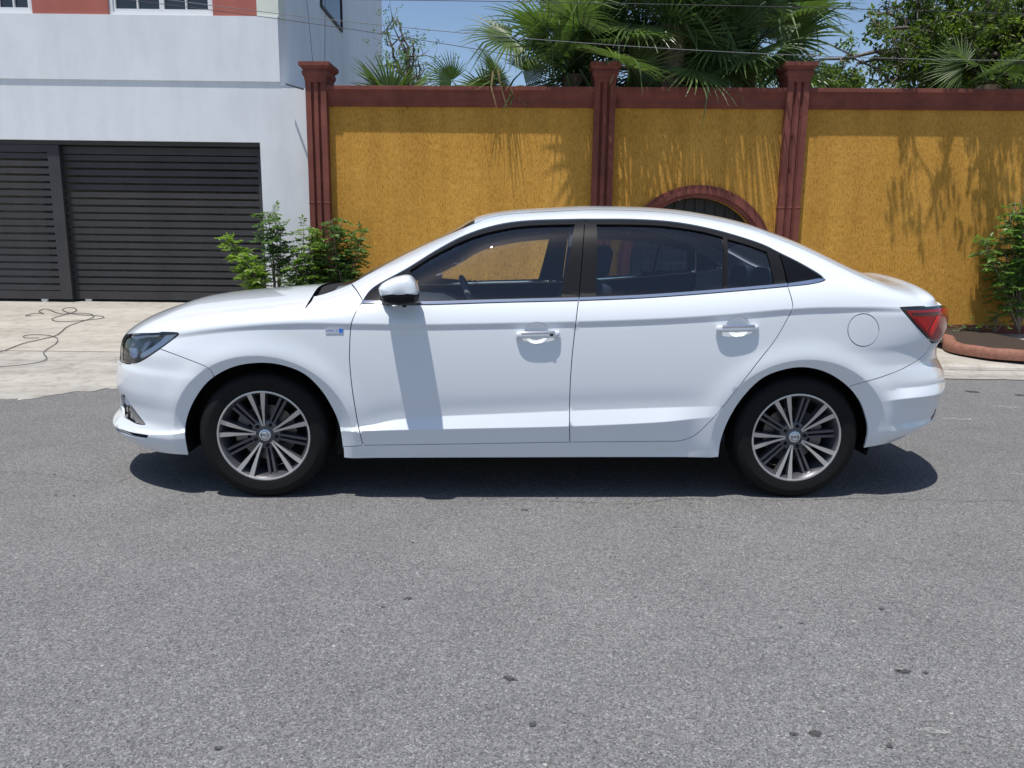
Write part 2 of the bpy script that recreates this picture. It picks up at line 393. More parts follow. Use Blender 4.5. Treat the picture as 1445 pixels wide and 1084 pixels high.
# dark garage behind the gate
g = MB(); g.box(XL, jx + .3, 3.6, 3.7, -.1, lz + .3); g.box(jx + .02, jx + .3, .31, 3.59, -.1, lz + .3); g.box(XL, jx + .3, .31, 3.7, lz + .15, lz + .28)
g.build('garage_wall', CONC2, hs)
MB().box(XL, jx, .05, .30, lz - HF.at(200, 205)[1] * 0 - .055, lz - .002).build('gate_track', GATE, hs)

# two sliding slatted gates
def slat_gate(label, x0, x1, y, post_w, z0, z1, n, extra=()):
    g = frame_empty('slatted_gate', HF); tag(g, label, 'gate', 'sliding slatted garage gates')
    MB().box(x1 - post_w, x1, y - .035, y + .025, z0, z1).build('gate_post', GATE, g)
    MB().box(x0, x0 + .10, y - .035, y + .025, z0, z1).build('gate_post', GATE, g)
    MB().box(x0 + .10, x1 - post_w, y - .028, y + .02, z1 - .10, z1 - .001).build('top_rail', GATE, g)
    MB().box(x0 + .10, x1 - post_w, y - .028, y + .02, z0 + .001, z0 + .115).build('bottom_rail', GATE, g)
    a, b_ = z0 + .115, z1 - .10; pitch = (b_ - a) / n; gap = pitch * .29
    me = MB().box(x0 + .10, x1 - post_w, -.02, .012, 0, pitch - gap).mesh('slat')
    me.materials.append(GATE)
    for k in range(n):
        s = link('slat', me, None, g); s.location = (0, y + random.uniform(-.003, .003), a + gap * .5 + k * pitch + random.uniform(-.002, .002))
    for q in (x0 + .5, x1 - .42):
        wh = MB().lathe([(.0, -.02), (.045, -.02), (.05, -.008), (.05, .008), (.045, .02), (0, .02)], 20).build('roller', FRAMEW, g, angle=40); wh.location = (q, y, z0 - .005)
    return g
zt = HF.at(200, 206.5, .1)[1]
slat_gate('dark grey slatted sliding gate leaf with wide post, overlapping in front of the other', HF.at(-420, 300, .08)[0], HF.at(94, 310, .08)[0], .08, .165, GZ + .02, zt, 19)
slat_gate('dark grey slatted garage gate leaf set behind, beside the white pier', HF.at(91, 310, .16)[0] - .25, jx - .012, .16, .075, GZ + .02, zt - .01, 19)

# ------------------------------------------------------------------ yellow boundary wall
wl = frame_empty('boundary_wall', WF); tag(wl, 'tall yellow ochre rough stucco wall with oxide red coping and fluted pillars', 'wall')
def wz(px, py): return WF.at(px, py)[1]
def wx(px, py=220): return WF.at(px, py)[0]
ZT = wz(1000, 125.5); ZB = wz(1000, 153.5)
# arched opening: a circle through three traced points of its outer rim
pa, pb, pc = [np.array(WF.at(*q, -.05)) for q in ((910, 291), (988, 261), (1084, 325))]
A = 2 * np.array([pb - pa, pc - pa]); bb = np.array([pb @ pb - pa @ pa, pc @ pc - pa @ pa]); ctr = np.linalg.solve(A, bb); RO = np.linalg.norm(pa - ctr); RI = RO - .155
acx, acz = ctr
X0, X1 = wx(447), 16.0
arc = [(acx + RI * math.cos(t), acz + RI * math.sin(t)) for t in np.linspace(0, math.pi, 41)]
poly = [(X0, -.05)] + [(acx - RI, -.05)] + arc[::-1] + [(acx + RI, -.05), (X1, -.05), (X1, ZB + .02), (X0, ZB + .02)]
MB().prism(poly, 0, .24).build('stucco_panel', STUC, wl)
MB().box(X0, acx - RO - .01, -.018, -.0005, .0, PVZ + .11).build('skirting', BROWN, wl); MB().box(acx + RO + .01, X1, -.018, -.0005, .0, PVZ + .11).build('skirting', BROWN, wl)
# arch surround: stepped moulding, with straight jambs
def arch_ring(r0, r1, y0, name):
    b = MB(); n = 48
    path = [(0, None)]
    ins = [(acx - r0, PVZ - .1)] + [(acx + r0 * math.cos(t), acz + r0 * math.sin(t)) for t in np.linspace(math.pi, 0, n)] + [(acx + r0, PVZ - .1)]
    out = [(acx - r1, PVZ - .1)] + [(acx + r1 * math.cos(t), acz + r1 * math.sin(t)) for t in np.linspace(math.pi, 0, n)] + [(acx + r1, PVZ - .1)]
    k = len(ins)
    vs = [(x, y0, z) for x, z in ins] + [(x, y0, z) for x, z in out] + [(x, .03, z) for x, z in ins] + [(x, .03, z) for x, z in out]
    fs = []
    for i in range(k - 1):
        fs += [(i, i + 1, k + i + 1, k + i), (k + i, k + i + 1, 3 * k + i + 1, 3 * k + i), (i + 1, i, 2 * k + i, 2 * k + i + 1)]
    return b.add(vs, fs).build(name, BROWN, wl, angle=35)
arch_ring(RI - .004, RO, -.045, 'arch_surround'); arch_ring(RI + .045, RO - .045, -.075, 'arch_moulding')
# iron gate in the arch
ig = frame_empty('arched_iron_gate', WF); tag(ig, 'black iron gate leaf filling the arched opening in the yellow wall', 'gate')
b = MB(); b.prism([(acx - RI + .004, PVZ)] + [(acx + (RI - .004) * math.cos(t), acz + (RI - .004) * math.sin(t)) for t in np.linspace(math.pi, 0, 31)][0:] + [(acx + RI - .004, PVZ)], .15, .165)
b.f = [tuple(reversed(f)) for f in b.f]; b.build('sheet_panel', IRON, ig)
for k in range(13):
    xx = acx - RI + .06 + k * (2 * RI - .12) / 12; hh = acz + math.sqrt(max(RI**2 - (xx - acx)**2, 0)) - .01
    MB().box(xx - .011, xx + .011, .115, .149, PVZ + .02, hh).build('bar', IRON, ig)
for zz in (PVZ + .35, acz, PVZ + 1.0): MB().box(acx - RI + .03, acx + RI - .03, .10, .114, zz, zz + .04).build('cross_bar', IRON, ig)
# coping between pillars
PXS = ((449.5, 838, 'pillar'), (851, 1112, 'pillar'), (1119.5, 1500, 'pillar'))
def pillar(pxc, wpx):
    xc = WF.at(pxc, 220, -.10)[0]; hw = wpx
    zc0 = WF.at(pxc, 116, -.12)[1]; ztop_ = WF.at(pxc, 87.5, -.14)[1]
    p = MB(); yb, yf_ = .02, -.115
    # fluted shaft: a plan outline pushed up
    def plan(hw, yf_):
        pts = [(-hw, yb), (-hw, yf_)]
        for c in (-.33, .33):
            for t in np.linspace(math.pi, 0, 7): pts.append((c * hw + .15 * hw * math.cos(t), yf_ + .036 * math.sin(t)))
        pts += [(hw, yf_), (hw, yb)]
        return pts
    pl = plan(hw, yf_); n = len(pl); zs_ = [0.0, PVZ + .30, PVZ + .301, 1.72, 1.735, 1.75, zc0]
    sc = [1.12, 1.12, 1.0, 1.0, 1.035, 1.0, 1.0]
    vs = [(xc + x * s, y * (s if y < 0 else 1), z) for z, s in zip(zs_, sc) for x, y in pl]
    fs = [(k * n + i, k * n + i + 1, (k + 1) * n + i + 1, (k + 1) * n + i) for k in range(len(zs_) - 1) for i in range(n - 1)]
    fs = [tuple(reversed(f)) for f in fs]
    p.add(vs, fs); o = p.build('pillar', BROWN, wl)
    c = MB(); H_ = ztop_ - zc0
    for (z0, z1, a, b_) in ((0, .30, .0, .012), (.30, .42, .018, .030), (.42, .56, .030, .030), (.56, .63, .018, .018), (.63, .80, .018, .060), (.80, 1.0, .062, .062)):
        za, zb_ = zc0 + H_ * z0, zc0 + H_ * z1
        vs = []
        for zz, e in ((za, a), (zb_, b_)):
            vs += [(xc - hw - e, yf_ - .004 - e, zz), (xc + hw + e, yf_ - .004 - e, zz), (xc + hw + e, .26 + e, zz), (xc - hw - e, .26 + e, zz)]
        c.add(vs, [(3, 2, 1, 0), (4, 5, 6, 7), (0, 1, 5, 4), (1, 2, 6, 5), (2, 3, 7, 6), (3, 0, 4, 7)])
    c.build('capital', BROWN, o)
    MB().box(xc - hw, xc + hw, .021, .25, -.05, zc0 - .001).build('pillar_back', BROWN, o)
    return xc, hw
pls = [pillar(449.0, .135), pillar(851, .135), pillar(1119.5, .137)]
hC = ZT - ZB
prof = [(.02, ZB), (-.030, ZB), (-.034, ZB + hC * .10), (-.052, ZB + hC * .16), (-.052, ZB + hC * .34), (-.058, ZB + hC * .42), (-.082, ZB + hC * .62), (-.088, ZB + hC * .72), (-.112, ZB + hC * .80), (-.112, ZT - .004), (-.10, ZT), (.30, ZT + .012), (.30, ZB)]
segs = [(pls[0][0] + pls[0][1], pls[1][0] - pls[1][1]), (pls[1][0] + pls[1][1], pls[2][0] - pls[2][1]), (pls[2][0] + pls[2][1], X1)]
for a, b_ in segs:
    k = MB().prism(prof, a + .001, b_ - .001); k.v = [(y, x, z) for x, y, z in k.v]; k.build('coping', BROWN, wl)

# planter at the right: rounded terracotta border, soil
pp = [ground(px, py, PVZ - .01) for px, py in ((1338, 484), (1341, 491.5), (1352, 496), (1375, 500), (1400, 503.5), (1425, 505.5), (1450, 507), (1500, 509), (1560, 511))]
wall_pt = WF.M @ (pp[0] - WF.o)
pl_e = empty('planter', tuple(pp[4])); tag(pl_e, 'low terracotta edged planter bed at the foot of the yellow wall', 'planter')
pr = spl([(p[0] - pp[4][0], p[1] - pp[4][1]) for p in pp], 6)
back = np.array([WF.o[0], WF.o[1]]) + 0
def wall_pt_xy(x, off): # world point on wall face at world x
    return WF.o[1] + math.tan(WF.yaw) * x + off
start = np.array([pr[0][0], wall_pt_xy(pp[4][0] + pr[0][0], .05) - pp[4][1]])
pr = np.vstack([np.linspace(start, pr[0], 6)[:-1], pr])
sec = [(-.085, 0), (-.088, .05), (-.078, .095), (-.050, .120), (0, .128), (.050, .120), (.078, .095), (.088, .05), (.085, 0)]
vs = []; k = len(sec)
for i, p in enumerate(pr):
    t = pr[min(i + 1, len(pr) - 1)] - pr[max(i - 1, 0)]; t = t / np.linalg.norm(t); nn = np.array([-t[1], t[0]])
    wv = 1 + .015 * math.sin(i * .6)
    for u, z in sec: vs.append((p[0] + nn[0] * u * wv * .85, p[1] + nn[1] * u * wv * .85, z * wv * .88 - .015))
fs = [(i * k + j, (i + 1) * k + j, (i + 1) * k + j + 1, i * k + j + 1) for i in range(len(pr) - 1) for j in range(k - 1)]
MB().add(vs, fs).build('border', TILE, pl_e, smooth=True)
vs = [(p[0], p[1], .05) for p in pr] + [(p[0], wall_pt_xy(pp[4][0] + p[0], .01) - pp[4][1], .07) for p in pr]; n = len(pr)
MB().add(vs, [(i, i + 1, n + i + 1, n + i) for i in range(n - 1)]).build('soil', SOIL, pl_e)
# ------------------------------------------------------------------ the car
PAINT = mat('white_car_paint', (.71, .75, .795), .28, coat=1.0, coat_r=.02)
BLKT = mat('satin_black_trim', (.009, .009, .0105), .42, spec=.16)
BLKG = mat('gloss_black_trim', (.008, .008, .009), .08, coat=.6)
BLKM = mat('black_plastic', (.010, .010, .011), .75, spec=.3)
CHROME = mat('chrome', (.80, .82, .84), .09, metal=1)
ALLOY = mat('machined_alloy', (.56, .545, .53), .34, metal=.7)
ALLOYD = mat('dark_alloy', (.085, .086, .098), .34, metal=.4, coat=.4)
RUBBER = mat('tyre_rubber', (.007, .007, .0075), .7, spec=.22)
DISC = mat('brake_steel', (.16, .155, .15), .4, metal=.9)
CABIN = mat('sky_tinted_cabin_fabric', (.032, .042, .062), .8)  # blue sky reflection of the side glass is tinted into this fabric colour
CABINL = mat('grey_cabin_trim', (.10, .10, .105), .7)
REDL = mat('red_lens', (.30, .004, .008), .12, spec=.25, coat=.25)
REDB = mat('bright_red_lens', (.75, .020, .016), .15, spec=.25, coat=.25)
REDD = mat('deep_red_lens', (.06, .002, .004), .12, spec=.25, coat=.25)
LGUIDE = mat('light_guide', (.72, .78, .86), .22, coat=1)
REFL = mat('lamp_reflector', (.62, .72, .88), .15, coat=1)
BLUE = mat('blue_enamel', (.02, .16, .62), .25, coat=.5)
SILV = mat('badge_silver', (.72, .74, .77), .28, metal=.6)
def m_glass(name, tint, refl=1.0, ior=1.72):
    M = bpy.data.materials.new(name); M.use_nodes = True; nt = M.node_tree; nt.nodes.remove(P(M))
    tr = N(M, 'ShaderNodeBsdfTransparent'); tr.inputs[0].default_value = (*tint, 1)
    gl = N(M, 'ShaderNodeBsdfGlossy'); gl.inputs['Roughness'].default_value = .0; gl.inputs[0].default_value = (refl, refl, refl, 1)
    fr = N(M, 'ShaderNodeFresnel'); fr.inputs[0].default_value = ior
    ms = N(M, 'ShaderNodeMixShader'); L(M, fr.outputs[0], ms.inputs[0]); L(M, tr.outputs[0], ms.inputs[1]); L(M, gl.outputs[0], ms.inputs[2])
    L(M, ms.outputs[0], nt.nodes['Material Output'].inputs[0]); return M
GLF = m_glass('front_side_glass', (.84, .89, .95)); GLR = m_glass('rear_side_glass', (.64, .72, .81)); GLW = m_glass('windscreen_glass', (.62, .68, .68)); GLL = m_glass('lamp_cover', (.97, .98, .99), 1.0, 1.4)

YAW = R(2.0); MX, MY, HUB = .109, 3.771, .82
CF = Frame(MX - HUB * math.sin(YAW), MY + HUB * math.cos(YAW), YAW)       # centre of the wheelbase, on the centre plane
def pl(px, py, Yh): return CF.at(px, py, -Yh)
def cvz(pts, ext=False):
    q = [pl(a, b, y) for a, b, y in pts]; return Cv([t[0] for t in q], [t[1] for t in q], ext)

zs_c = cvz([(178, 477, .42), (205, 471, .62), (254, 469, .80), (289, 464.7, .86), (339, 459.7, .89), (389, 456.5, .90), (439, 455.3, .90), (495, 456.3, .90), (583, 457.5, .90), (661, 456.5, .90), (738, 455, .90), (813, 453.5, .90), (893, 451, .90), (971, 447.2, .90), (1022, 443.6, .90), (1069, 439.4, .90), (1115, 435.5, .90), (1159, 433, .89), (1226, 432, .86), (1269, 432.5, .80), (1310, 432, .66)])
z1_c = cvz([(470, 606, .89), (524, 600, .89), (557, 593, .89), (609, 588.7, .89), (712, 584, .89), (803, 580, .89), (893, 576.8, .89), (984, 573.7, .89), (1040, 571, .89)], True)
z2_c = cvz([(470, 611, .90), (508, 608, .90), (650, 604.5, .90), (803, 601, .90), (919, 595.7, .90), (997, 589, .90), (1040, 585, .90)], True)
zlipf_c = cvz([(160, 598, .45), (186, 606, .62), (210, 611.6, .74), (261, 612.5, .86)], True)
zr1_c = cvz([(1225, 568, .88), (1280, 557, .78), (1327, 548, .55)], True)
zr2_c = cvz([(1235, 614, .87), (1285, 600, .76), (1319, 588, .55)], True)
class Tab:
    def __init__(s, g, v): s.g, s.v = g, v
    def __call__(s, z): return np.interp(z, s.g, s.v)
LF, PF, LR, PR_ = 1.02, 2.30, .92, 2.75
def sil(pts, sgn, Lp, p):
    """where the centre plane of an end must lie so that its rounded plan just touches each traced sight line"""
    u = np.linspace(0, 1, 400)**2 * Lp; Yp = .885 * (1 - (1 - u / Lp)**p)**(1 / p); xs_ = []; zz = []
    for px, py in pts:
        d = CF.M @ ray(px, py); n = np.array([d[1], -d[0]]); n = n / np.linalg.norm(n)      # n points to +x
        val = n[0] * (sgn * u * -1) * -1 + n[1] * (-Yp)                                       # nose: x = xf + u
        val = n[0] * (u * sgn) + n[1] * (-Yp); c0 = n @ CF.cam[:2]
        i = np.argmin(val) if sgn > 0 else np.argmax(val)
        xf = (c0 - val[i]) / n[0]
        k = (-Yp[i] - CF.cam[1]) / d[1]; xs_.append(xf); zz.append(CF.cam[2] + d[2] * k)
    c = Cv(zz, xs_, True); g = np.linspace(-.1, 1.6, 850); v = c(np.clip(g, min(zz) - .05, max(zz) + .25))
    ker = np.exp(-.5 * (np.arange(-12, 13) * .002 / .009)**2); ker /= ker.sum()
    v = np.convolve(np.pad(v, 12, mode='edge'), ker, 'valid')
    return Tab(g, v)
xf_c = sil([(176, 472), (172, 479), (169.5, 488), (168.5, 505), (165.5, 513), (164.5, 528), (164.5, 540), (166.5, 550), (169, 560), (169, 575), (163, 586), (157.5, 594), (159.5, 601), (164, 608), (177, 617), (201, 631), (219, 638)], 1, LF, PF)
xr_c = sil([(1319, 413), (1324, 424), (1331, 431), (1337.5, 438), (1334.5, 459), (1328, 478), (1321, 487), (1320.5, 503), (1325.5, 513), (1332.5, 532), (1332, 543), (1326, 558), (1322, 578), (1319, 591), (1292, 609), (1259, 624)], -1, LR, PR_)
xr2_c = sil([(1318.5, 409), (1321.5, 416), (1324, 424), (1326, 432)], -1, .55, 4.2)
def plan(x, z):
    sf = np.clip((x - xf_c(z)) / LF, 0, 1); sr = np.clip((xr_c(z) - x) / LR, 0, 1); s2 = np.clip((xr2_c(z) - x) / .55, 0, 1); w_ = sstep(.985, 1.03, z) * sstep(1.93, 2.14, x)
    rear = (1 - w_) * np.maximum(1 - (1 - sr)**PR_, 0)**(1 / PR_) + w_ * np.maximum(1 - (1 - s2)**4.2, 0)**(1 / 4.2)
    return np.maximum(1 - (1 - sf)**PF, 0)**(1 / PF) * rear
def Wd(x): return .900 + .010 * np.exp(-((x + 1.34) / .42)**2) + .012 * np.exp(-((x - 1.34) / .45)**2)
ZWC = .318
def lower(x, z):
    zs = zs_c(x); z1 = z1_c(x); z2 = z2_c(x); zm = .5 * (zs + .42) + .02
    q = (z - zm) / ((zs - .42) / 2)
    qs = (zs - zm) / ((zs - .42) / 2)
    d = .0095 * (np.minimum(q * q, 4.2) - qs * qs) + .004 + .0085 * sstep(0, .030, zs - z)
    fb = sstep(-1.06, -.72, x) * (1 - sstep(.62, .98, x))
    tri = np.where(z > z2, np.clip((z1 - z) / np.maximum(z1 - z2, .02), 0, 1), np.clip(1 - .8 * (z2 - z) / .14, 0, 1))
    d = d - .030 * fb * tri + .0035 * fb * np.exp(-((z - z1 - .03) / .05)**2) * (z > z1)
    for xc, wch in ((-1.34, 1), (1.34, 1)):
        rho = np.sqrt(((x - xc) / .405)**2 + ((z - ZWC) / .372)**2)
        lowcut = sstep(.12, .30, z)
        d = d + .13 * np.clip(1.115 - rho, 0, .2) - .010 * np.exp(-((rho - 1.13) / .17)**2) * lowcut
    f2 = sstep(1.72, 1.92, x); zr = zr1_c(x)
    d = d - .030 * f2 * np.where(z > zr, np.clip(1 - (z - zr) / .05, 0, 1), np.clip(1 - (zr - z) / .14, 0, 1)**1.3)
    f3 = sstep(1.78, 1.98, x); zr = zr2_c(x)
    d = d - .016 * f3 * np.where(z > zr, np.clip(1 - (z - zr) / .03, 0, 1), np.clip(1 - (zr - z) / .10, 0, 1))
    f4 = 1 - sstep(-1.80, -1.66, x) * .6; f4 = f4 * (x < -1.5); zl = zlipf_c(x)
    d = d - .018 * f4 * np.where(z > zl, np.clip(1 - (z - zl) / .016, 0, 1), np.clip(1 - (zl - z) / .12, 0, 1))
    return Wd(x) - d
a_c = Cv([-2.4, -1.15, -.85, -.55, -.15, .2, .9, 1.25, 1.6, 1.9, 2.5], [2.1, 2.3, 3.0, 4.6, 7.5, 9, 8.5, 6.5, 4.2, 3.0, 2.4])
k1_c = Cv([-2.4, -1.3, -.8, 1.2, 1.7, 2.5], [.10, .18, .42, .42, .34, .15])
def Yl(x, z):
    zs = zs_c(x); k1 = k1_c(x); k2 = np.minimum(k1, .40)
    h = np.maximum(z - zs, 0); hm = np.minimum(h, .13)
    return Wd(x) - (k1 / .42) * (.22 * hm + 2.0 * hm * hm) - np.minimum(k1, .40) * np.maximum(h - .13, 0) - .004
# crown line of bonnet, screen, roof and boot: corrected until its outline meets the traced one
top_px = [(180, 471, .1), (188, 462, .05), (196.5, 456, 0), (223, 441, 0), (263, 426.5, -.1), (299.5, 416, -.1), (339, 410, -.1), (379, 406, -.1), (412, 403.3, -.1), (432, 401.6, -.1), (455, 399.5, 0), (484, 396.0, .3), (496, 393.2, .4), (528, 377.6, .4), (574, 354, .4), (615, 335, .4), (641, 322.5, .4), (660, 311, .4), (688, 301.4, .4), (725.6, 296, .4), (780, 292.7, .4), (838, 290.5, .4), (905, 292, .4), (954, 296, .4), (1012.6, 305.5, .4), (1056, 316.5, .45), (1085, 326.7, .5), (1129, 344, .5), (1165, 361, .5), (1200, 378, .5), (1230, 391.5, .4), (1250, 394.8, .1), (1278, 397, 0), (1292, 399.8, 0), (1304, 403.6, 0), (1313, 408, .1), (1317.5, 411, .15)]
kx = np.array([pl(*t)[0] for t in top_px]); kz = np.array([pl(*t)[1] for t in top_px])
def Ztop(x, Y, zc):
    zs = zs_c(x); a = a_c(x); z = zc.copy() if hasattr(zc, 'copy') else zc
    for _ in range(5):
        r = np.clip(Y / np.maximum(Yl(x, z) * np.maximum(plan(x, z), .02), 1e-3), 0, .9999)
        z = zs + (zc - zs) * (1 - r * r)**(1 / a)
    return z
gxk = np.linspace(kx.min(), kx.max(), 90); gzk = Cv(kx, kz)(gxk)
for it in range(16):
    cz = Cv(gxk, gzk, True); rx_, rr_ = [], []
    for i, (px, py, y0) in enumerate(top_px):
        if not 200 < px < 1318: continue
        d = CF.M @ ray(px, py); Yh = np.linspace(-.70, .84, 200); k = (-Yh - CF.cam[1]) / d[1]
        X = CF.cam[0] + d[0] * k; Zr = CF.cam[2] + d[2] * k; ok = (X > gxk[0]) & (X < gxk[-1])
        gap = np.where(ok, Zr - Ztop(X, np.abs(Yh), cz(X)), 9); j = int(np.argmin(gap))
        if gap[j] < 5: rx_.append(X[j]); rr_.append(float(np.clip(gap[j], -.03, .03)))
    o_ = np.argsort(rx_); corr = np.interp(gxk, np.array(rx_)[o_], np.array(rr_)[o_])
    ker = np.array([.25, .5, .25]); corr = np.convolve(np.r_[corr[0], corr, corr[-1]], ker, 'valid')
    gzk = gzk + .6 * corr
kx, kz = gxk, gzk
zc_c = Cv(kx, kz, True)
def upper(x, z):
    zs = zs_c(x); t = np.clip((z - zs) / np.maximum(zc_c(x) - zs, .01), 0, 1)
    return Yl(x, z) * np.sqrt(np.maximum(1 - t**a_c(x), 0))
def Y(x, z):
    x = np.asarray(x, float); z = np.asarray(z, float); zs = zs_c(x)
    return np.where(z < zs, lower(x, z), upper(x, z)) * plan(x, z)
def nrm(x, z, h=.0015):
    gx = (Y(x + h, z) - Y(x - h, z)) / (2 * h); gz = (Y(x, z + h) - Y(x, z - h)) / (2 * h)
    n = np.stack([-gx, np.ones_like(gx), -gz], -1); return n / np.linalg.norm(n, axis=-1, keepdims=True)   # y = outward
def on(px, py):
    d = CF.M @ ray(px, py); Yh = np.linspace(1.0, .02, 197); k = (-Yh - CF.cam[1]) / d[1]
    X = CF.cam[0] + d[0] * k; Z = CF.cam[2] + d[2] * k; f = Y(X, Z) - Yh
    i = np.argmax(f >= 0)
    if f[i] < 0:
        g = np.where(Y(X, Z) > .15, f, -9); i = int(np.argmax(g)); return X[i], Z[i]
    if i == 0: return X[0], Z[0]
    t = -f[i - 1] / (f[i] - f[i - 1]); return X[i - 1] + t * (X[i] - X[i - 1]), Z[i - 1] + t * (Z[i] - Z[i - 1])
def trace(*segs, n=6):
    """each segment: a list of photo pixels, smoothed on its own; returns one loop on the body side as (x, z)"""
    out = []
    for s in segs:
        p = spl(s, n) if len(s) > 2 else np.array(s, float)
        q = [on(*t) for t in p]
        if out and math.hypot(out[-1][0] - q[0][0], out[-1][1] - q[0][1]) < 2e-3: q = q[1:]
        out += q
    if math.hypot(out[-1][0] - out[0][0], out[-1][1] - out[0][1]) < 2e-3: out = out[:-1]
    return np.array(out)
def dens(l, step=.02):
    out = []; n = len(l)
    for i in range(n):
        a, b = l[i], l[(i + 1) % n]; k = max(1, int(np.linalg.norm(b - a) / step))
        for t in range(k): out.append(a + (b - a) * t / k)
    return np.array(out)
def area(l): x, y = l[:, 0], l[:, 1]; return .5 * np.sum(x * np.roll(y, -1) - np.roll(x, -1) * y)
def inset(l, g):
    if area(l) < 0: l = l[::-1]
    a = np.roll(l, 1, 0); b = np.roll(l, -1, 0)
    e1 = l - a; e2 = b - l; e1 = e1 / (np.linalg.norm(e1, axis=1, keepdims=True) + 1e-9); e2 = e2 / (np.linalg.norm(e2, axis=1, keepdims=True) + 1e-9)
    n = np.stack([-(e1 + e2)[:, 1], (e1 + e2)[:, 0]], 1); n = n / (np.linalg.norm(n, axis=1, keepdims=True) + 1e-9)
    return l + n * g
def inside(p, loops):
    c = np.zeros(len(p), bool)
    for l in loops:
        x0, y0 = l[:, 0], l[:, 1]; x1, y1 = np.roll(x0, -1), np.roll(y0, -1)
        for i in range(len(l)):
            if y0[i] == y1[i]: continue
            k = ((y0[i] > p[:, 1]) != (y1[i] > p[:, 1])) & (p[:, 0] < (x1[i] - x0[i]) * (p[:, 1] - y0[i]) / (y1[i] - y0[i]) + x0[i]); c ^= k
    return c
FEAT = [(lambda x, o_=o_: zs_c(x) + o_) for o_ in (.0035, -.0035, -.010, -.016, -.023, -.031, -.038)]
FEATD = [(lambda x: z1_c(x) + .003, -1.0, .95), (lambda x: z1_c(x) - .003, -1.0, .95), (lambda x: z2_c(x) + .003, -1.0, .95), (lambda x: z2_c(x) - .003, -1.0, .95),
         (lambda x: zr1_c(x) + .003, 1.74, 2.3), (lambda x: zr1_c(x) - .003, 1.74, 2.3), (lambda x: zr2_c(x) + .003, 1.8, 2.3), (lambda x: zr2_c(x) - .003, 1.8, 2.3),
         (lambda x: zlipf_c(x) + .003, -2.2, -1.6), (lambda x: zlipf_c(x) - .003, -2.2, -1.6), (lambda x: zlipf_c(x) + .017, -2.2, -1.6)]
def ring_feats():
    out = []
    for xc in (-1.34, 1.34):
        for rr in (1.108, 1.122):
            t = np.linspace(.0, math.pi, 60); out.append(np.stack([xc + .405 * rr * np.cos(t), ZWC + .372 * rr * np.sin(t)], 1))
    return out
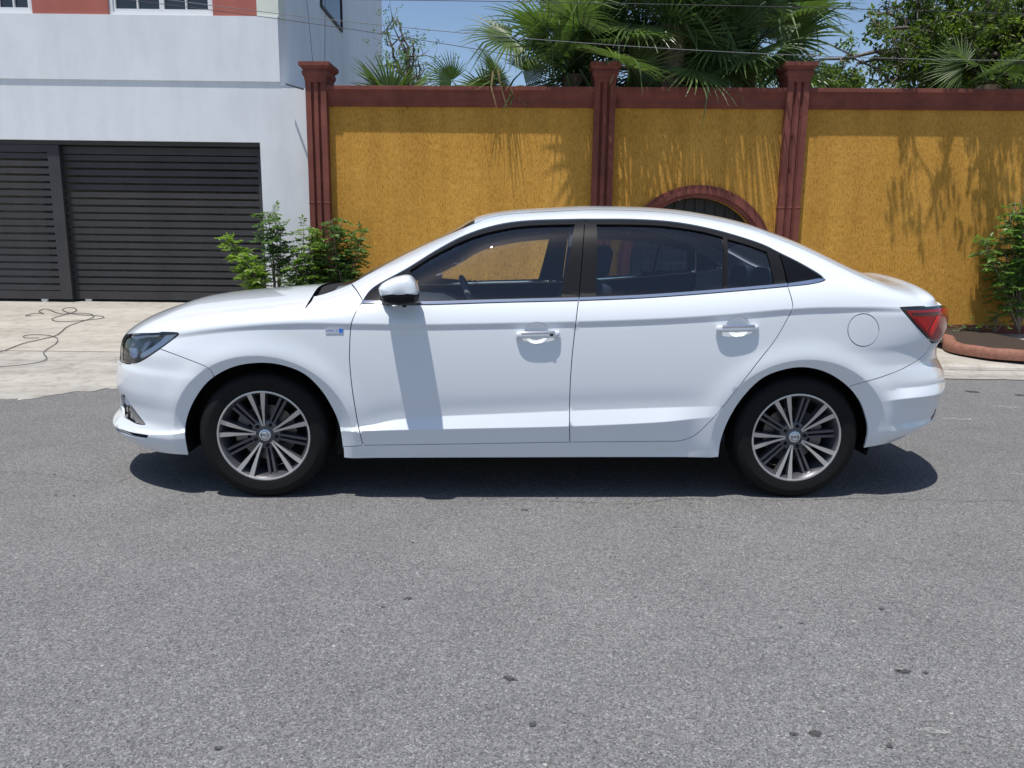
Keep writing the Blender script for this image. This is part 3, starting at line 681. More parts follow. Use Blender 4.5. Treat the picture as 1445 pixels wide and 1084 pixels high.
def panel_mesh(name, outer, holes=(), off=0.0, gap=.0021, flange=.012, res=(.026, .010), feats=True, side=-1, shape=None):
    lo = [inset(dens(np.array(outer)), gap)] + [inset(dens(np.array(h), .008), -gap) for h in holes]
    bb0, bb1 = lo[0].min(0), lo[0].max(0)
    gx = np.arange(bb0[0] + res[0] / 2, bb1[0], res[0]); gz = np.arange(bb0[1] + res[1] / 2, bb1[1], res[1])
    G = np.array([(x, z) for j, z in enumerate(gz) for x in gx]) if len(gx) and len(gz) else np.zeros((0, 2))
    chains = []
    if feats:
        for f in FEAT: x = np.arange(bb0[0], bb1[0], .02); chains.append(np.stack([x, f(x)], 1))
        for f, a, b in FEATD:
            x = np.arange(max(bb0[0], a), min(bb1[0], b), .02)
            if len(x): chains.append(np.stack([x, f(x)], 1))
        chains += ring_feats()
    small = [inset(lo[0], .005)] + [inset(l, -.005) for l in lo[1:]]
    pts = [l for l in lo]; edges = []; k = 0
    for l in lo:
        n = len(l); edges += [(k + i, k + (i + 1) % n) for i in range(n)]; k += n
    F = []
    for c in chains:
        ins = inside(c, small)
        if not ins.any(): continue
        idx = {}
        for i in range(len(c)):
            if ins[i]: idx[i] = k + len(F); F.append(c[i])
        edges += [(idx[i], idx[i + 1]) for i in range(len(c) - 1) if i in idx and i + 1 in idx]
    if len(F): pts.append(np.array(F))
    if len(G):
        G = G[inside(G, small)]
        if len(F) and len(G):
            Fa = np.array(F); keep = np.ones(len(G), bool)
            for s_ in range(0, len(G), 2000):
                g = G[s_:s_ + 2000]; dd = np.abs(g[:, None, 1] - Fa[None, :, 1]) + (np.abs(g[:, None, 0] - Fa[None, :, 0]) > .011) * 9
                keep[s_:s_ + 2000] = dd.min(1) > .0062
            G = G[keep]
        if len(G): pts.append(G)
    allp = np.vstack(pts)
    vo, eo, fo, *_ = delaunay_2d_cdt([Vector(p) for p in allp], edges, [], 0, 1e-6, True)
    V2 = np.array([tuple(v) for v in vo]); T = np.array([tuple(f) for f in fo if len(f) == 3])
    T = T[inside(V2[T].mean(1), lo)]
    ta = np.abs(np.cross(V2[T[:, 1]] - V2[T[:, 0]], V2[T[:, 2]] - V2[T[:, 0]])).sum() / 2; pa_ = abs(area(lo[0])) - sum(abs(area(l)) for l in lo[1:])
    if abs(ta - pa_) > .01 * pa_: print('PANEL AREA', name, ta, pa_)
    def to3(p, extra=0.0):
        y = Y(p[:, 0], p[:, 1]); n = nrm(p[:, 0], p[:, 1]); o_ = off + extra
        if shape is not None: o_ = o_ + shape(p[:, 0], p[:, 1])
        P3 = np.stack([p[:, 0], y, p[:, 1]], 1) + n * np.reshape(o_, (-1, 1)) if np.ndim(o_) else np.stack([p[:, 0], y, p[:, 1]], 1) + n * o_
        return P3, n
    V3, Nn = to3(V2)
    if shape is not None:
        e = .001
        a1, _ = to3(V2 + [e, 0]); a0, _ = to3(V2 - [e, 0]); b1, _ = to3(V2 + [0, e]); b0, _ = to3(V2 - [0, e])
        Nn = np.cross(b1 - b0, a1 - a0); Nn = Nn / (np.linalg.norm(Nn, axis=1, keepdims=True) + 1e-12); Nn[Nn[:, 1] < 0] *= -1
    fl_v = []; fl_n = []; fl_f = []; base = len(V3)
    if flange:
        for li, l in enumerate(lo):
            n = len(l); A3, n1 = to3(l); B3 = A3 - n1 * flange
            t = np.roll(A3, -1, 0) - np.roll(A3, 1, 0); nn = np.cross(t, n1); nn = nn / (np.linalg.norm(nn, axis=1, keepdims=True) + 1e-12)
            ctr3 = A3.mean(0); sg = np.sign(np.sum(nn * (A3 - ctr3))) * (1 if li == 0 else -1); nn = nn * sg
            k = base + len(fl_v); fl_v += list(A3) + list(B3); fl_n += list(nn) + list(nn)
            fl_f += [(k + i, k + (i + 1) % n, k + n + (i + 1) % n, k + n + i) for i in range(n)]
    Va = np.vstack([V3] + ([np.array(fl_v)] if fl_v else [])); Na = np.vstack([Nn] + ([np.array(fl_n)] if fl_n else []))
    faces = [tuple(t) for t in T] + fl_f
    Va[:, 1] *= side; Na[:, 1] *= side
    ff = []
    for f in faces:
        a, b, c = Va[f[0]], Va[f[1]], Va[f[2]]; ff.append(f if np.cross(b - a, c - a) @ Na[f[0]] > 0 else tuple(reversed(f)))
    me = bpy.data.meshes.new(name); me.from_pydata([tuple(v) for v in Va], [], ff); me.update()
    me.polygons.foreach_set('use_smooth', [True] * len(me.polygons))
    me.normals_split_custom_set_from_vertices([tuple(v) for v in Na])
    return me
car = empty('white_sedan', tuple(CF.o), YAW)
tag(car, 'glossy white four door sedan with black window frames parked on the street', 'car')
PARTS = {}
def panel(name, outer, m, parent=None, both=True, **kw):
    res_ = []
    for sd_ in ((-1, 1) if both else (-1,)):
        me = panel_mesh(name, outer, side=sd_, **kw)
        pr = parent[0 if sd_ < 0 else 1] if isinstance(parent, (tuple, list)) else (parent or car)
        res_.append(link(name, me, m, pr))
    return res_

# --- traced lines (photo pixels)
ARCH_F = [(266, 642.4), (261.5, 612), (264.6, 589), (276, 562.6), (296, 537), (326, 519.5), (359, 512.8), (392.5, 514.5), (425.7, 526), (449, 546), (467, 572.6), (479, 602), (485.5, 646)]
ARCH_R = [(1013.8, 645), (1018, 619), (1030, 589), (1049.7, 559), (1076, 534), (1106, 522), (1136, 518.8), (1166, 526), (1192.6, 542.7), (1212.5, 566), (1222.5, 592.6), (1224, 612.5), (1218.5, 632.4)]
HOODL = [(223, 468.6), (243, 461), (290, 451.5), (350, 444.5), (420, 438), (436, 429), (443, 418)]
DOOR_F = [(512, 424), (500.5, 444), (495, 462), (493.3, 495), (494, 520), (498, 555.7), (505.8, 602), (512.3, 628.5)]
DGAP = [(816.6, 421.3), (813, 452), (806.8, 509), (804, 561), (804, 624)]
DOOR_R = [(955, 622.8), (971, 619), (986, 610), (1012, 584), (1038, 551.8), (1069, 511.7), (1095, 478), (1114, 444.6), (1118.6, 434), (1116.8, 421), (1111.6, 404.5)]
DLO_T = [(512, 424), (528, 405), (574, 379), (621, 350), (661.6, 329.6), (705, 316.5), (749, 311), (811, 309.2), (826.5, 309)]
DLO_T2 = [(826.5, 309), (896, 309.4), (954.4, 313.6), (1012.6, 325), (1070.7, 342.7), (1099.8, 356.5), (1128.8, 371), (1155, 386.3), (1164, 394.5)]
STRIP_LO_F = [(510, 428.5), (592, 430.3), (700, 427.2), (816, 424.5)]
STRIP_UP_F = [(512, 424), (592, 425.6), (700, 422.8), (816.6, 420)]
STRIP_LO_R = [(816.6, 424.5), (893, 421.5), (971, 416.5), (1050, 410), (1111.6, 404.5)]
STRIP_UP_R = [(817.2, 420), (893, 417), (971, 412), (1050, 405.5), (1111, 400)]
LAMP = [(223, 468.6), (249, 469.5), (252.3, 472.5), (226, 492.4), (203, 507.6), (190, 512.8), (180, 513.6), (171.5, 511), (170.3, 506), (171, 488), (174, 478), (180.5, 470.8), (200, 469)]
SHUT_F = [(226, 492.4), (234, 495.5), (262, 506), (293, 519), (302, 531)]
TAIL = [(1269.6, 433.8), (1292, 432.6), (1322, 432.2), (1334, 436.5), (1331.5, 459.7), (1325.5, 480), (1317, 483.6), (1309, 478), (1289, 456)]
SHUT_R = [(1315.5, 485), (1302, 503), (1275.6, 519.5), (1242, 532.8), (1204, 543.7), (1198, 547.5)]
RAIL = [(669, 315.5), (690, 307), (726, 301.5), (780, 298.3), (838, 296), (905, 297.6), (954, 301.6), (1012, 311), (1056, 322), (1085, 332), (1129, 349.5), (1165, 366), (1200, 383), (1225, 394), (1245, 402), (1262, 408), (1280, 415.5), (1295, 423), (1306, 432.3)]
APIL = [(443, 418), (458, 414.3), (478, 407.5), (496, 400.5), (545, 372.6), (603.5, 343.6), (669, 315.5)]
CIRC = lambda cx_, cy_, rx_, ry_, n=28: [(cx_ + rx_ * math.cos(2 * math.pi * i / n), cy_ + ry_ * math.sin(2 * math.pi * i / n)) for i in range(n)]
def sub(c, p0, p1):
    """piece of a traced polyline between the samples nearest two pixels"""
    q = spl(c, 10); i = np.argmin(np.hypot(*(q - p0).T)); j = np.argmin(np.hypot(*(q - p1).T))
    r = q[i:j + 1] if i <= j else q[j:i + 1][::-1]; return [tuple(t) for t in r]
rv = lambda c: list(reversed(c))
archf_c1 = sub(ARCH_F, (266, 642.4), (302, 531)); archf_c2 = sub(ARCH_F, (302, 531), (485, 630))
SB = (484.5, 630)
# front wing
fender = trace(HOODL, [(443, 418), (458, 414.3), (478, 407.5), (496, 400.5)], [(496, 400.5), (504, 411), (512, 424)], DOOR_F, [(512.3, 628.5), SB], rv(archf_c2), rv(SHUT_F), [(226, 492.4), (252.3, 472.5)], [(252.3, 472.5), (249, 469.5), (223, 468.6)])
f_ob = panel('front_wing', fender, PAINT)
# body side: screen pillar, roof rail, rear quarter and sill
archr_top = sub(ARCH_R, (1013.8, 645), (1198, 547.5)); archr_low = sub(ARCH_R, (1198, 547.5), (1218.5, 632.4))
side = trace([(496, 400.5), (545, 372.6), (603.5, 343.6), (669, 315.5)], RAIL, [(1306, 432.3), (1292, 432.6), (1269.6, 433.8)], [(1269.6, 433.8), (1289, 456), (1309, 478), (1315.5, 485)], SHUT_R, rv(archr_top),
             [(1013.8, 645), (485.5, 646)], [(485.5, 646), SB], [SB, (512.3, 628.5)], [(512.3, 628.5), (650, 626.6), (804, 624)], [(804, 624), (900, 623.2), (955, 622.8)], DOOR_R, [(1111.6, 404.5), (1140, 401.5), (1158, 398), (1165, 395)], rv(DLO_T2), rv(DLO_T), [(512, 424), (504, 411), (496, 400.5)])
fuel = trace(CIRC(1218.5, 466, 22, 23))
s_ob = panel('body_side', side, PAINT, holes=[fuel])
panel('fuel_flap', fuel, PAINT, both=False, flange=.006, res=(.02, .014))
# doors
hcf = trace(CIRC(757.5, 470.5, 17.0, 15.2)); hcr = trace(CIRC(1042, 461.5, 16.6, 14.4))
fd = trace(DOOR_F, [(512.3, 628.5), (650, 626.6), (804, 624)], rv(DGAP), rv(STRIP_LO_F), [(510, 428.5), (512, 424)])
rd = trace(rv(STRIP_LO_R), DGAP, [(804, 624), (900, 623.2), (955, 622.8)], DOOR_R)
D1 = panel('front_door', fd, PAINT, holes=[hcf]); D2 = panel('rear_door', rd, PAINT, holes=[hcr])
for hc, D in ((hcf, D1), (hcr, D2)):
    c0 = hc.mean(0); ra = (hc.max(0) - hc.min(0)) / 2
    panel('handle_recess', hc, PAINT, parent=D, gap=-.001, flange=0, res=(.008, .007), feats=False,
          shape=lambda x, z, c0=c0, ra=ra: -.021 * np.maximum(1 - (((x - c0[0]) / ra[0])**2 + ((z - c0[1]) / ra[1])**2), 0)**.7)
def handle(px0, px1, py0, py1, D, key):
    Yd = float(Y(*on((px0 + px1) / 2, (py0 + py1) / 2)))
    for sd_, dd in ((-1, D[0]), (1, D[1])):
        xa, za = pl(px0, py0, Yd + .025); xb, zb = pl(px1, py1, Yd + .025); n = 26; k = 14; vs = []
        for i in range(n):
            t = i / (n - 1); x = xa + (xb - xa) * t; e = max(0.0, 1 - abs(2 * t - 1)**7)**.5
            zc = za + (zb - za) * t; out = Yd + .008 + .013 * max(0, 1 - abs(2 * t - 1)**3.2)**.6
            hz = .0170 * (.35 + .65 * e) * (1 if t > .02 else .6); hy = .0105 * (.4 + .6 * e)
            for j in range(k):
                an = 2 * math.pi * j / k; cy, cz_ = math.cos(an), math.sin(an)
                vs.append((x, sd_ * (out + hy * np.sign(cy) * abs(cy)**.8), zc + hz * np.sign(cz_) * abs(cz_)**.75))
        fs = [(i * k + j, i * k + (j + 1) % k, (i + 1) * k + (j + 1) % k, (i + 1) * k + j) for i in range(n - 1) for j in range(k)] + [tuple(range(k - 1, -1, -1)), tuple(range((n - 1) * k, n * k))]
        if sd_ < 0: fs = [tuple(reversed(f)) for f in fs]
        b = MB().add(vs, fs); hx = abs(xb - xa)
        for t in (.085, .915):
            xm = xa + (xb - xa) * t; zm_ = za + (zb - za) * t
            b.box(xm - .012, xm + .012, *(sorted((sd_ * (Yd - .012), sd_ * (Yd + .012)))), zm_ - .011, zm_ + .011)
        h = b.build('door_handle', PAINT, dd, smooth=True, angle=50)
        st = MB()
        for i in range(3, n - 4):
            t0, t1 = i / (n - 1), (i + 1) / (n - 1)
            q = []
            for t in (t0, t1):
                x = xa + (xb - xa) * t; zc = za + (zb - za) * t; out = Yd + .008 + .013 * max(0, 1 - abs(2 * t - 1)**3.2)**.6
                q += [(x, sd_ * (out + .0112), zc + .0050), (x, sd_ * (out + .0112), zc + .0115), (x, sd_ * (out + .0066), zc + .0172)]
            st.add(q, [(0, 3, 4, 1), (1, 4, 5, 2)])
        st.build('chrome_trim', CHROME, h)
        if key:
            xm = xa + (xb - xa) * .80; zm_ = za + (zb - za) * .8
            MB().box(xm - .008, xm + .008, *sorted((sd_ * (Yd + .015), sd_ * (Yd + .0318))), zm_ - .006, zm_ + .004).build('touch_button', BLKT, h)
handle(727.8, 790.8, 473.3, 472.0, D1, True); handle(1011.5, 1072.5, 464.4, 463.2, D2, False)
# bright waist strips
def rib(x, z): return 0 * x + .004
panel('waist_strip', trace(STRIP_UP_F, [(816.6, 420), (816, 424.5)], rv(STRIP_LO_F), [(510, 428.5), (512, 424)]), CHROME, parent=D1, off=.004, gap=.001, res=(.04, .006), feats=False)
panel('waist_strip', trace(STRIP_UP_R, [(1111, 400), (1111.6, 404.5)], rv(STRIP_LO_R), [(816.6, 424.5), (817.2, 420)]), CHROME, parent=D2, off=.004, gap=.001, res=(.04, .006), feats=False)
panel('waist_strip', trace([(1112, 400), (1140, 395.8), (1156, 393), (1164.5, 394.6)], [(1164.5, 394.6), (1158, 398), (1140, 401.5), (1112, 404.5)]), CHROME, off=.003, gap=.001, res=(.04, .006), feats=False)
# window frames and panes
GL_F = [(579, 381), (618, 357.3), (661.6, 336.6), (705, 324.3), (749, 318.3), (806, 316.6), (810, 317.2)]
gf = trace(GL_F, [(810, 317.2), (802, 366), (791.5, 418.2)], [(791.5, 418.2), (700, 421), (589, 424.2)], [(589, 424.2), (583, 402), (579, 381)])
gr_ = trace([(842.5, 316.6), (925, 318), (983.5, 325.5), (1020, 334.5)], [(1020, 334.5), (1020.7, 408.6)], [(1020.7, 408.6), (930, 413.3), (841.6, 416.8)], [(841.6, 416.8), (842.5, 316.6)])
gq = trace([(1027, 337.5), (1056, 346), (1082, 355.5)], [(1082, 355.5), (1092.5, 400.5)], [(1092.5, 400.5), (1027, 407.8)], [(1027, 407.8), (1027, 337.5)])
ffo = trace([(512, 424), (528, 405), (574, 379), (621, 350), (661.6, 329.6), (705, 316.5), (749, 311), (811, 309.2), (825.5, 309)], [(825.5, 309), (822, 358), (817, 420)], rv(STRIP_UP_F))
rfo = trace([(825.5, 309), (896, 309.4), (954.4, 313.6), (1012.6, 325), (1070.7, 342.7), (1099, 356)], [(1099, 356), (1106, 378), (1111, 400)], rv(STRIP_UP_R), [(817.2, 420), (822, 358), (825.5, 309)])
panel('window_frame', ffo, BLKT, parent=D1, holes=[gf], off=-.002, feats=False); panel('window_frame', rfo, BLKT, parent=D2, holes=[gr_, gq], off=-.002, feats=False)
panel('window_pane', gf, GLF, parent=D1, off=-.010, gap=-.003, flange=0, res=(.04, .03), feats=False)
panel('window_pane', gr_, GLR, parent=D2, off=-.010, gap=-.003, flange=0, res=(.04, .03), feats=False); panel('quarter_pane', gq, GLR, parent=D2, off=-.010, gap=-.003, flange=0, res=(.04, .03), feats=False)
panel('quarter_trim', trace([(1099.8, 356.5), (1128.8, 371), (1155, 386.3), (1163.5, 394)], [(1163.5, 394), (1140, 395.8), (1112, 400)], [(1112, 400), (1106.5, 378), (1099.8, 356.5)]), mat('smoked_trim', (.006, .006, .007), .2, spec=.25), off=-.003, feats=False)
# lamps
lamp = trace(LAMP); lin = trace([(220, 471.2), (246, 472.0), (248, 473.2), (224, 490.6), (202, 505), (190, 510.2), (181, 510.8), (174, 508.5), (173, 504), (174, 488), (177, 479.5), (183, 473.2)])
H1 = panel('headlight', lamp, mat('lamp_housing', (.22, .225, .235), .3), off=-.032, gap=.003, flange=0, feats=False, res=(.02, .014))
panel('lamp_bezel', lamp, BLKG, parent=H1, holes=[lin], off=-.001, flange=.036, feats=False); panel('lens', lin, GLL, parent=H1, off=-.003, gap=-.001, flange=0, feats=False, res=(.02, .014))
for nm, pts, m_, of in (('running_light', [(249, 471.8), (233, 473.2), (226, 480.5), (212, 490.5), (197, 499.5), (196.5, 506), (203, 504.5), (228, 488)], LGUIDE, -.005),
                        ('upper_bar', [(184, 474.4), (205, 472.6), (224, 472.6), (222, 475.4), (204, 476), (190, 479.5)], SILV, -.006),
                        ('projector', [(180, 490.5), (192, 490.5), (192.5, 503.5), (187, 506), (181.5, 500)], REFL, -.006),
                        ('reflector_fin', [(196, 494.5), (203, 483), (211, 480.5), (206, 489), (199, 498)], SILV, -.008),
                        ('lower_bar', [(177, 505), (190, 509), (203, 504.5), (202, 506.5), (190, 511), (178, 509)], ALLOYD, -.010)):
    panel(nm, trace([p for p in pts] + [pts[0]], n=1), m_, parent=H1, off=of, gap=0, flange=.012, feats=False, res=(.02, .012))
zlt_ = tzt = float(on(1306, 432.3)[1]); tzb = float(on(1317, 483.6)[1])
tail = np.array(list(trace([(1269.6, 433.8), (1292, 432.8), (1306, 432.5)])) + [(2.08, tzt - .001), (2.15, tzt - .003), (2.215, tzt - .012), (2.243, tzt - .03), (2.243, tzt - .10), (2.225, tzb + .035), (2.19, tzb + .006), (2.12, tzb - .004)] + list(trace([(1317, 483.6), (1309, 478), (1289, 456), (1272, 436.5)], n=1)))
T1 = panel('tail_light', tail, BLKG, off=.001, feats=False, flange=.02, res=(.02, .012))
zi = float(on(1300, 438)[1]); zj = float(on(1314, 479)[1])
tl_in = np.array(list(trace([(1278, 438.6), (1290, 438.2), (1304, 438)])) + [(2.08, zi), (2.15, zi - .002), (2.21, zi - .012), (2.23, zi - .03), (2.23, zi - .085), (2.21, zj + .035), (2.17, zj + .006)] + list(trace([(1318, 480), (1311, 476), (1294, 457.5), (1279, 440.5)], n=1)))
panel('red_lens', tl_in, REDL, parent=T1, off=.0045, gap=0, flange=.003, feats=False, res=(.02, .012))
panel('light_bar', trace([(1284, 441.6), (1324, 440.4)], [(1324, 440.4), (1321, 444)], [(1321, 444), (1288, 445.6)], [(1288, 445.6), (1284, 441.6)]), REDD, parent=T1, off=.0065, gap=0, flange=.002, feats=False, res=(.02, .01))
panel('light_bar', trace([(1321.5, 446), (1326.5, 446)], [(1326.5, 446), (1313.5, 475)], [(1313.5, 475), (1309.5, 470)], [(1309.5, 470), (1321.5, 446)]), REDB, parent=T1, off=.0065, gap=0, flange=.002, feats=False, res=(.02, .01))
panel('light_bar', trace([(1290, 448), (1318, 446)], [(1318, 446), (1307, 468)], [(1307, 468), (1290, 448)]), mat('mid_red_lens', (.42, .006, .010), .15, spec=.25, coat=.25), parent=T1, off=.0060, gap=0, flange=.002, feats=False, res=(.02, .01))
# bumpers
def endcol(c, z0, z1, n, e): return [(float(c(z)) + e, z) for z in np.linspace(z0, z1, n)]
lowf = trace([(266, 642.4), (240, 640.5), (219, 637), (201, 630.5), (184, 621.5), (170, 613)])
fog = trace([(170.8, 559), (174.5, 556.5), (178, 561), (184.5, 571), (194, 584.5), (205.5, 599.3), (198, 599), (190, 597), (180, 591.5), (173, 586.5), (171.5, 572)], n=1)
slot = trace([(163.5, 603.8), (175, 607.5), (190, 611.6), (209, 614.6)], [(209, 614.6), (205.5, 618.3), (195, 617.4), (180, 613.6), (165.5, 608)])
zlb = trace([(171.5, 511), (171.6, 511.2), (171.7, 511.4)])[0]
bf = list(trace(SHUT_F)) + list(trace(rv(archf_c1)))[1:] + list(lowf[1:])
zlow = bf[-1][1]; ztopb = zlb[1]
bf += endcol(xf_c, zlow, ztopb - .002, 26, .0006) + [tuple(zlb)] + list(trace([(171.5, 511), (180, 513.6), (190, 512.8), (203, 507.6), (226, 492.4)]))[1:-1]
B1 = panel('front_bumper', np.array(bf), PAINT, holes=[fog, slot], res=(.018, .009))
panel('fog_grille', fog, BLKG, parent=B1, off=-.028, gap=-.004, flange=0, feats=False, res=(.015, .01))
panel('fog_fin', trace([(184, 572), (204.5, 599), (190, 596.4), (188, 590), (180, 578)], n=1), mat('fog_fin_grey', (.20, .19, .18), .5), parent=B1, off=-.006, gap=.0, flange=.01, feats=False, res=(.015, .01))
panel('fog_lamp', trace([(173, 561), (176, 561), (182, 571.5), (176, 573), (173, 569)], n=1), REFL, parent=B1, off=-.012, gap=0, flange=.01, feats=False, res=(.015, .01))
panel('lip_slot', slot, BLKM, parent=B1, off=-.02, gap=-.004, flange=0, feats=False, res=(.015, .01))
gz0, gz1 = ztopb + .004, float(on(180.5, 471)[1])
gl = [(float(xf_c(z)) + .0006, z) for z in np.linspace(gz0, gz1, 10)] + [tuple(p) for p in trace([(180.5, 470.8), (174, 478), (171, 488), (170.3, 506), (171.5, 511)])]
try: panel('front_grille', np.array(gl), BLKM, off=-.004, feats=False, gap=.001)
except Exception as e_: print('grille', e_)
lowr = trace([(1218.5, 632.4), (1240, 628.5), (1259, 624), (1292, 609), (1312, 597)])
br = list(trace(rv(SHUT_R)))[::-1]
zt_r = on(1317, 484)[1]
lw = list(lowr); zl_r = lw[-1][1]
br = list(trace(archr_low)) + lw[1:] + endcol(xr_c, zl_r, zt_r, 26, -.0006) + list(trace(SHUT_R))[:-1]
B2 = panel('rear_bumper', np.array(br), PAINT, res=(.018, .009))
panel('rear_reflector', trace([(1314, 593), (1319, 585), (1320.5, 577), (1318, 584), (1314, 590)], n=1), REDD, parent=B2, off=.002, gap=0, flange=.003, feats=False, res=(.02, .01))
tz0, tz1 = zt_r + .003, zlt_ - .004
tr_ = [(float(xr_c(z)) - .0006, z) for z in np.linspace(tz0, tz1, 16)][::-1] + [(2.12, tz0), (2.19, tz0 + .012), (2.226, tz0 + .04), (2.246, tz0 + .09), (2.246, tz1)]
try: panel('boot_face', np.array(tr_), PAINT, off=-.002, feats=False, gap=.001)
except Exception as e_: print('boot', e_)
# --- crowned panels across the car, from one side edge over the centre to the other
def top_patch(name, edge_px, x0, x1, m, nu=40, nv=22, off=0.0, gap=.002, bow=(0, 0), parent=None, drop=0.0, extra=(), band=(0.0, 1.0)):
    e = trace(edge_px); e = np.vstack([e, np.array(extra)]) if len(extra) else e; o_ = np.argsort(e[:, 0]); ec = Cv(e[o_, 0], e[o_, 1])
    us = np.linspace(x0 + gap, x1 - gap, nu); P3 = np.zeros((nu, 2 * nv + 1, 3))
    for i, x in enumerate(us):
        t_u = i / (nu - 1)
        zs = float(zs_c(x)); zc = float(zc_c(x)); a = float(a_c(x)); dp = drop * (5.0 if name == 'bonnet' and x > -1.72 else 1.0); t = np.clip((float(ec(x)) - dp - zs) / (zc - zs), .02, .995)
        ph0 = math.asin(min(1, t**(a / 2)))
        phs = ph0 + (math.pi / 2 - ph0) * (band[0] + (band[1] - band[0]) * np.linspace(0, 1, nv + 1))
        for k, ph in enumerate(phs):
            c = math.cos(ph); bx = ((1 - t_u) * bow[0] + t_u * bow[1]) * (1 - (c / max(math.cos(ph0), 1e-3))**2)**2.2
            xx = x + bx
            zs2 = float(zs_c(xx)); zc2 = float(zc_c(xx)); tt = math.sin(ph)**(2 / a); z = zs2 + (zc2 - zs2) * tt
            y = float(Yl(xx, z)) * c * float(plan(xx, z))
            P3[i, k] = (xx, -y, z); P3[i, 2 * nv - k] = (xx, y, z)
    du = np.gradient(P3, axis=0); dv = np.gradient(P3, axis=1); n = np.cross(du, dv); n = n / (np.linalg.norm(n, axis=2, keepdims=True) + 1e-12)
    if n[:, nv, 2].mean() < 0: n = -n
    P3 = P3 + n * off; w_ = 2 * nv + 1
    if band[1] < 1:                                                    # two strips, one along each side
        out = []
        for sl in (slice(0, nv), slice(nv + 1, 2 * nv + 1)):
            Q, Nq = P3[:, sl].reshape(-1, 3), n[:, sl].reshape(-1, 3); ww = nv
            me = bpy.data.meshes.new(name); me.from_pydata([tuple(v) for v in Q], [], [(i * ww + k, (i + 1) * ww + k, (i + 1) * ww + k + 1, i * ww + k + 1) for i in range(nu - 1) for k in range(ww - 1)]); me.update()
            me.polygons.foreach_set('use_smooth', [True] * len(me.polygons)); me.normals_split_custom_set_from_vertices([tuple(v) for v in Nq]); out.append(link(name, me, m, parent or car))
        return out
    vs = P3.reshape(-1, 3); fs = [(i * w_ + k, (i + 1) * w_ + k, (i + 1) * w_ + k + 1, i * w_ + k + 1) for i in range(nu - 1) for k in range(w_ - 1)]
    me = bpy.data.meshes.new(name); me.from_pydata([tuple(v) for v in vs], [], fs); me.update(); me.polygons.foreach_set('use_smooth', [True] * len(fs))
    me.normals_split_custom_set_from_vertices([tuple(v) for v in n.reshape(-1, 3)])
    return link(name, me, m, parent or car)
xh0 = on(180.8, 471)[0]; xh1 = on(443, 418)[0] - .0; xw0 = on(470, 410.5)[0]; xw1 = on(669, 315.5)[0]; xr1 = on(1129, 349.5)[0]; xb0 = on(1232, 397)[0]; xb1 = 2.2
top_patch('bonnet', [(180.8, 471), (200, 469.3)] + HOODL, -2.243, xh1, PAINT, 90, 26, off=-.0015, drop=.004, bow=(0, -.065), extra=[(-2.243, .768), (-2.20, .776), (-2.15, .782)])
cowl_edge = [(443, 418), (458, 414.3), (478, 407.5)]
top_patch('cowl', cowl_edge, xh1, xw0 + .02, BLKM, 10, 22, off=-.012, bow=(-.067, -.01))
wsc = top_patch('windscreen', [(443, 418), (458, 414.3), (470, 410.5), (478, 407.5), (496, 400.5), (545, 372.6), (603.5, 343.6), (669, 315.5)], xw0, xw1, GLW, 40, 22, off=-.004)
rail_e = RAIL
top_patch('roof', [(660, 319)] + RAIL, xw1, xr1, PAINT, 50, 22)
top_patch('rear_pillar', RAIL, xr1 - .004, xb0 + .004, PAINT, 30, 14, band=(0.0, .50), gap=0); top_patch('rear_window', RAIL, xr1, xb0, GLR, 24, 18, off=-.004, band=(.42, 1.0))
zlt = float(on(1306, 432.3)[1])
xbe = min(2.245, float(xr2_c(1.0)) - .010, float(xr2_c(1.07)) - .010)
bl_ = top_patch('boot_lid', RAIL, xb0, xbe, PAINT, 40, 18, off=-.0008, drop=.004, extra=[(2.03, zlt), (2.09, zlt), (2.15, zlt), (xbe, zlt)])
co = np.array([tuple(v.co) for v in bl_.data.vertices])[-37:]                 # rear edge of the lid, turned down to the lamps
r_ = np.clip(np.abs(co[:, 1]) / .88, 0, .999); xo = float(xr_c(.985)) - LR * (1 - (1 - r_**PR_)**(1 / PR_))
xo = np.maximum(xo - .004, co[:, 0] + .006); zlo = np.minimum(zlt - .014, co[:, 2] - .012)
vs = [tuple(c) for c in co] + [(c[0] + .009, c[1], max(zl_ + .012, c[2] - .03)) for c, zl_ in zip(co, zlo)] + [(c[0] + .010, c[1], zl_ + .004) for c, zl_ in zip(co, zlo)] + [(x, c[1], zl_ - .006) for x, c, zl_ in zip(xo, co, zlo)]
MB().add(vs, [(j * 37 + i, j * 37 + i + 1, (j + 1) * 37 + i + 1, (j + 1) * 37 + i) for j in range(3) for i in range(36)]).build('boot_edge', PAINT, car, angle=50)
# --- inner backing so that the shut lines look into darkness, door cards, floor, wheel housings
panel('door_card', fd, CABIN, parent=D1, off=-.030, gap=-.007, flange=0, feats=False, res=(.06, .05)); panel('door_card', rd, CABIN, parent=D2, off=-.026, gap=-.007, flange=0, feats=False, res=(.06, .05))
panel('flap_seat', fuel, BLKM, both=False, off=-.012, gap=-.006, flange=0, feats=False)
bl = np.array(list(lowf)[::-1] + [on(485.5, 646), on(700, 646), on(1013.8, 645)] + list(lowr)); bl = bl[np.argsort(bl[:, 0])]
ux = np.linspace(-2.26, 2.26, 90); uz = np.interp(ux, bl[:, 0], bl[:, 1]); uw = np.maximum(Y(ux, uz + .03) - .035, .02)
uw = np.where(np.minimum(abs(ux - 1.34), abs(ux + 1.34)) < .425, .56, uw); n = len(ux); cage = MB()
vs = [(x, -w_, z + .03) for x, w_, z in zip(ux, uw, uz)] + [(x, w_, z + .03) for x, w_, z in zip(ux, uw, uz)]
cage.add(vs, [(i, i + 1, n + i + 1, n + i) for i in range(n - 1)]); cage.build('underbody', BLKM, car)
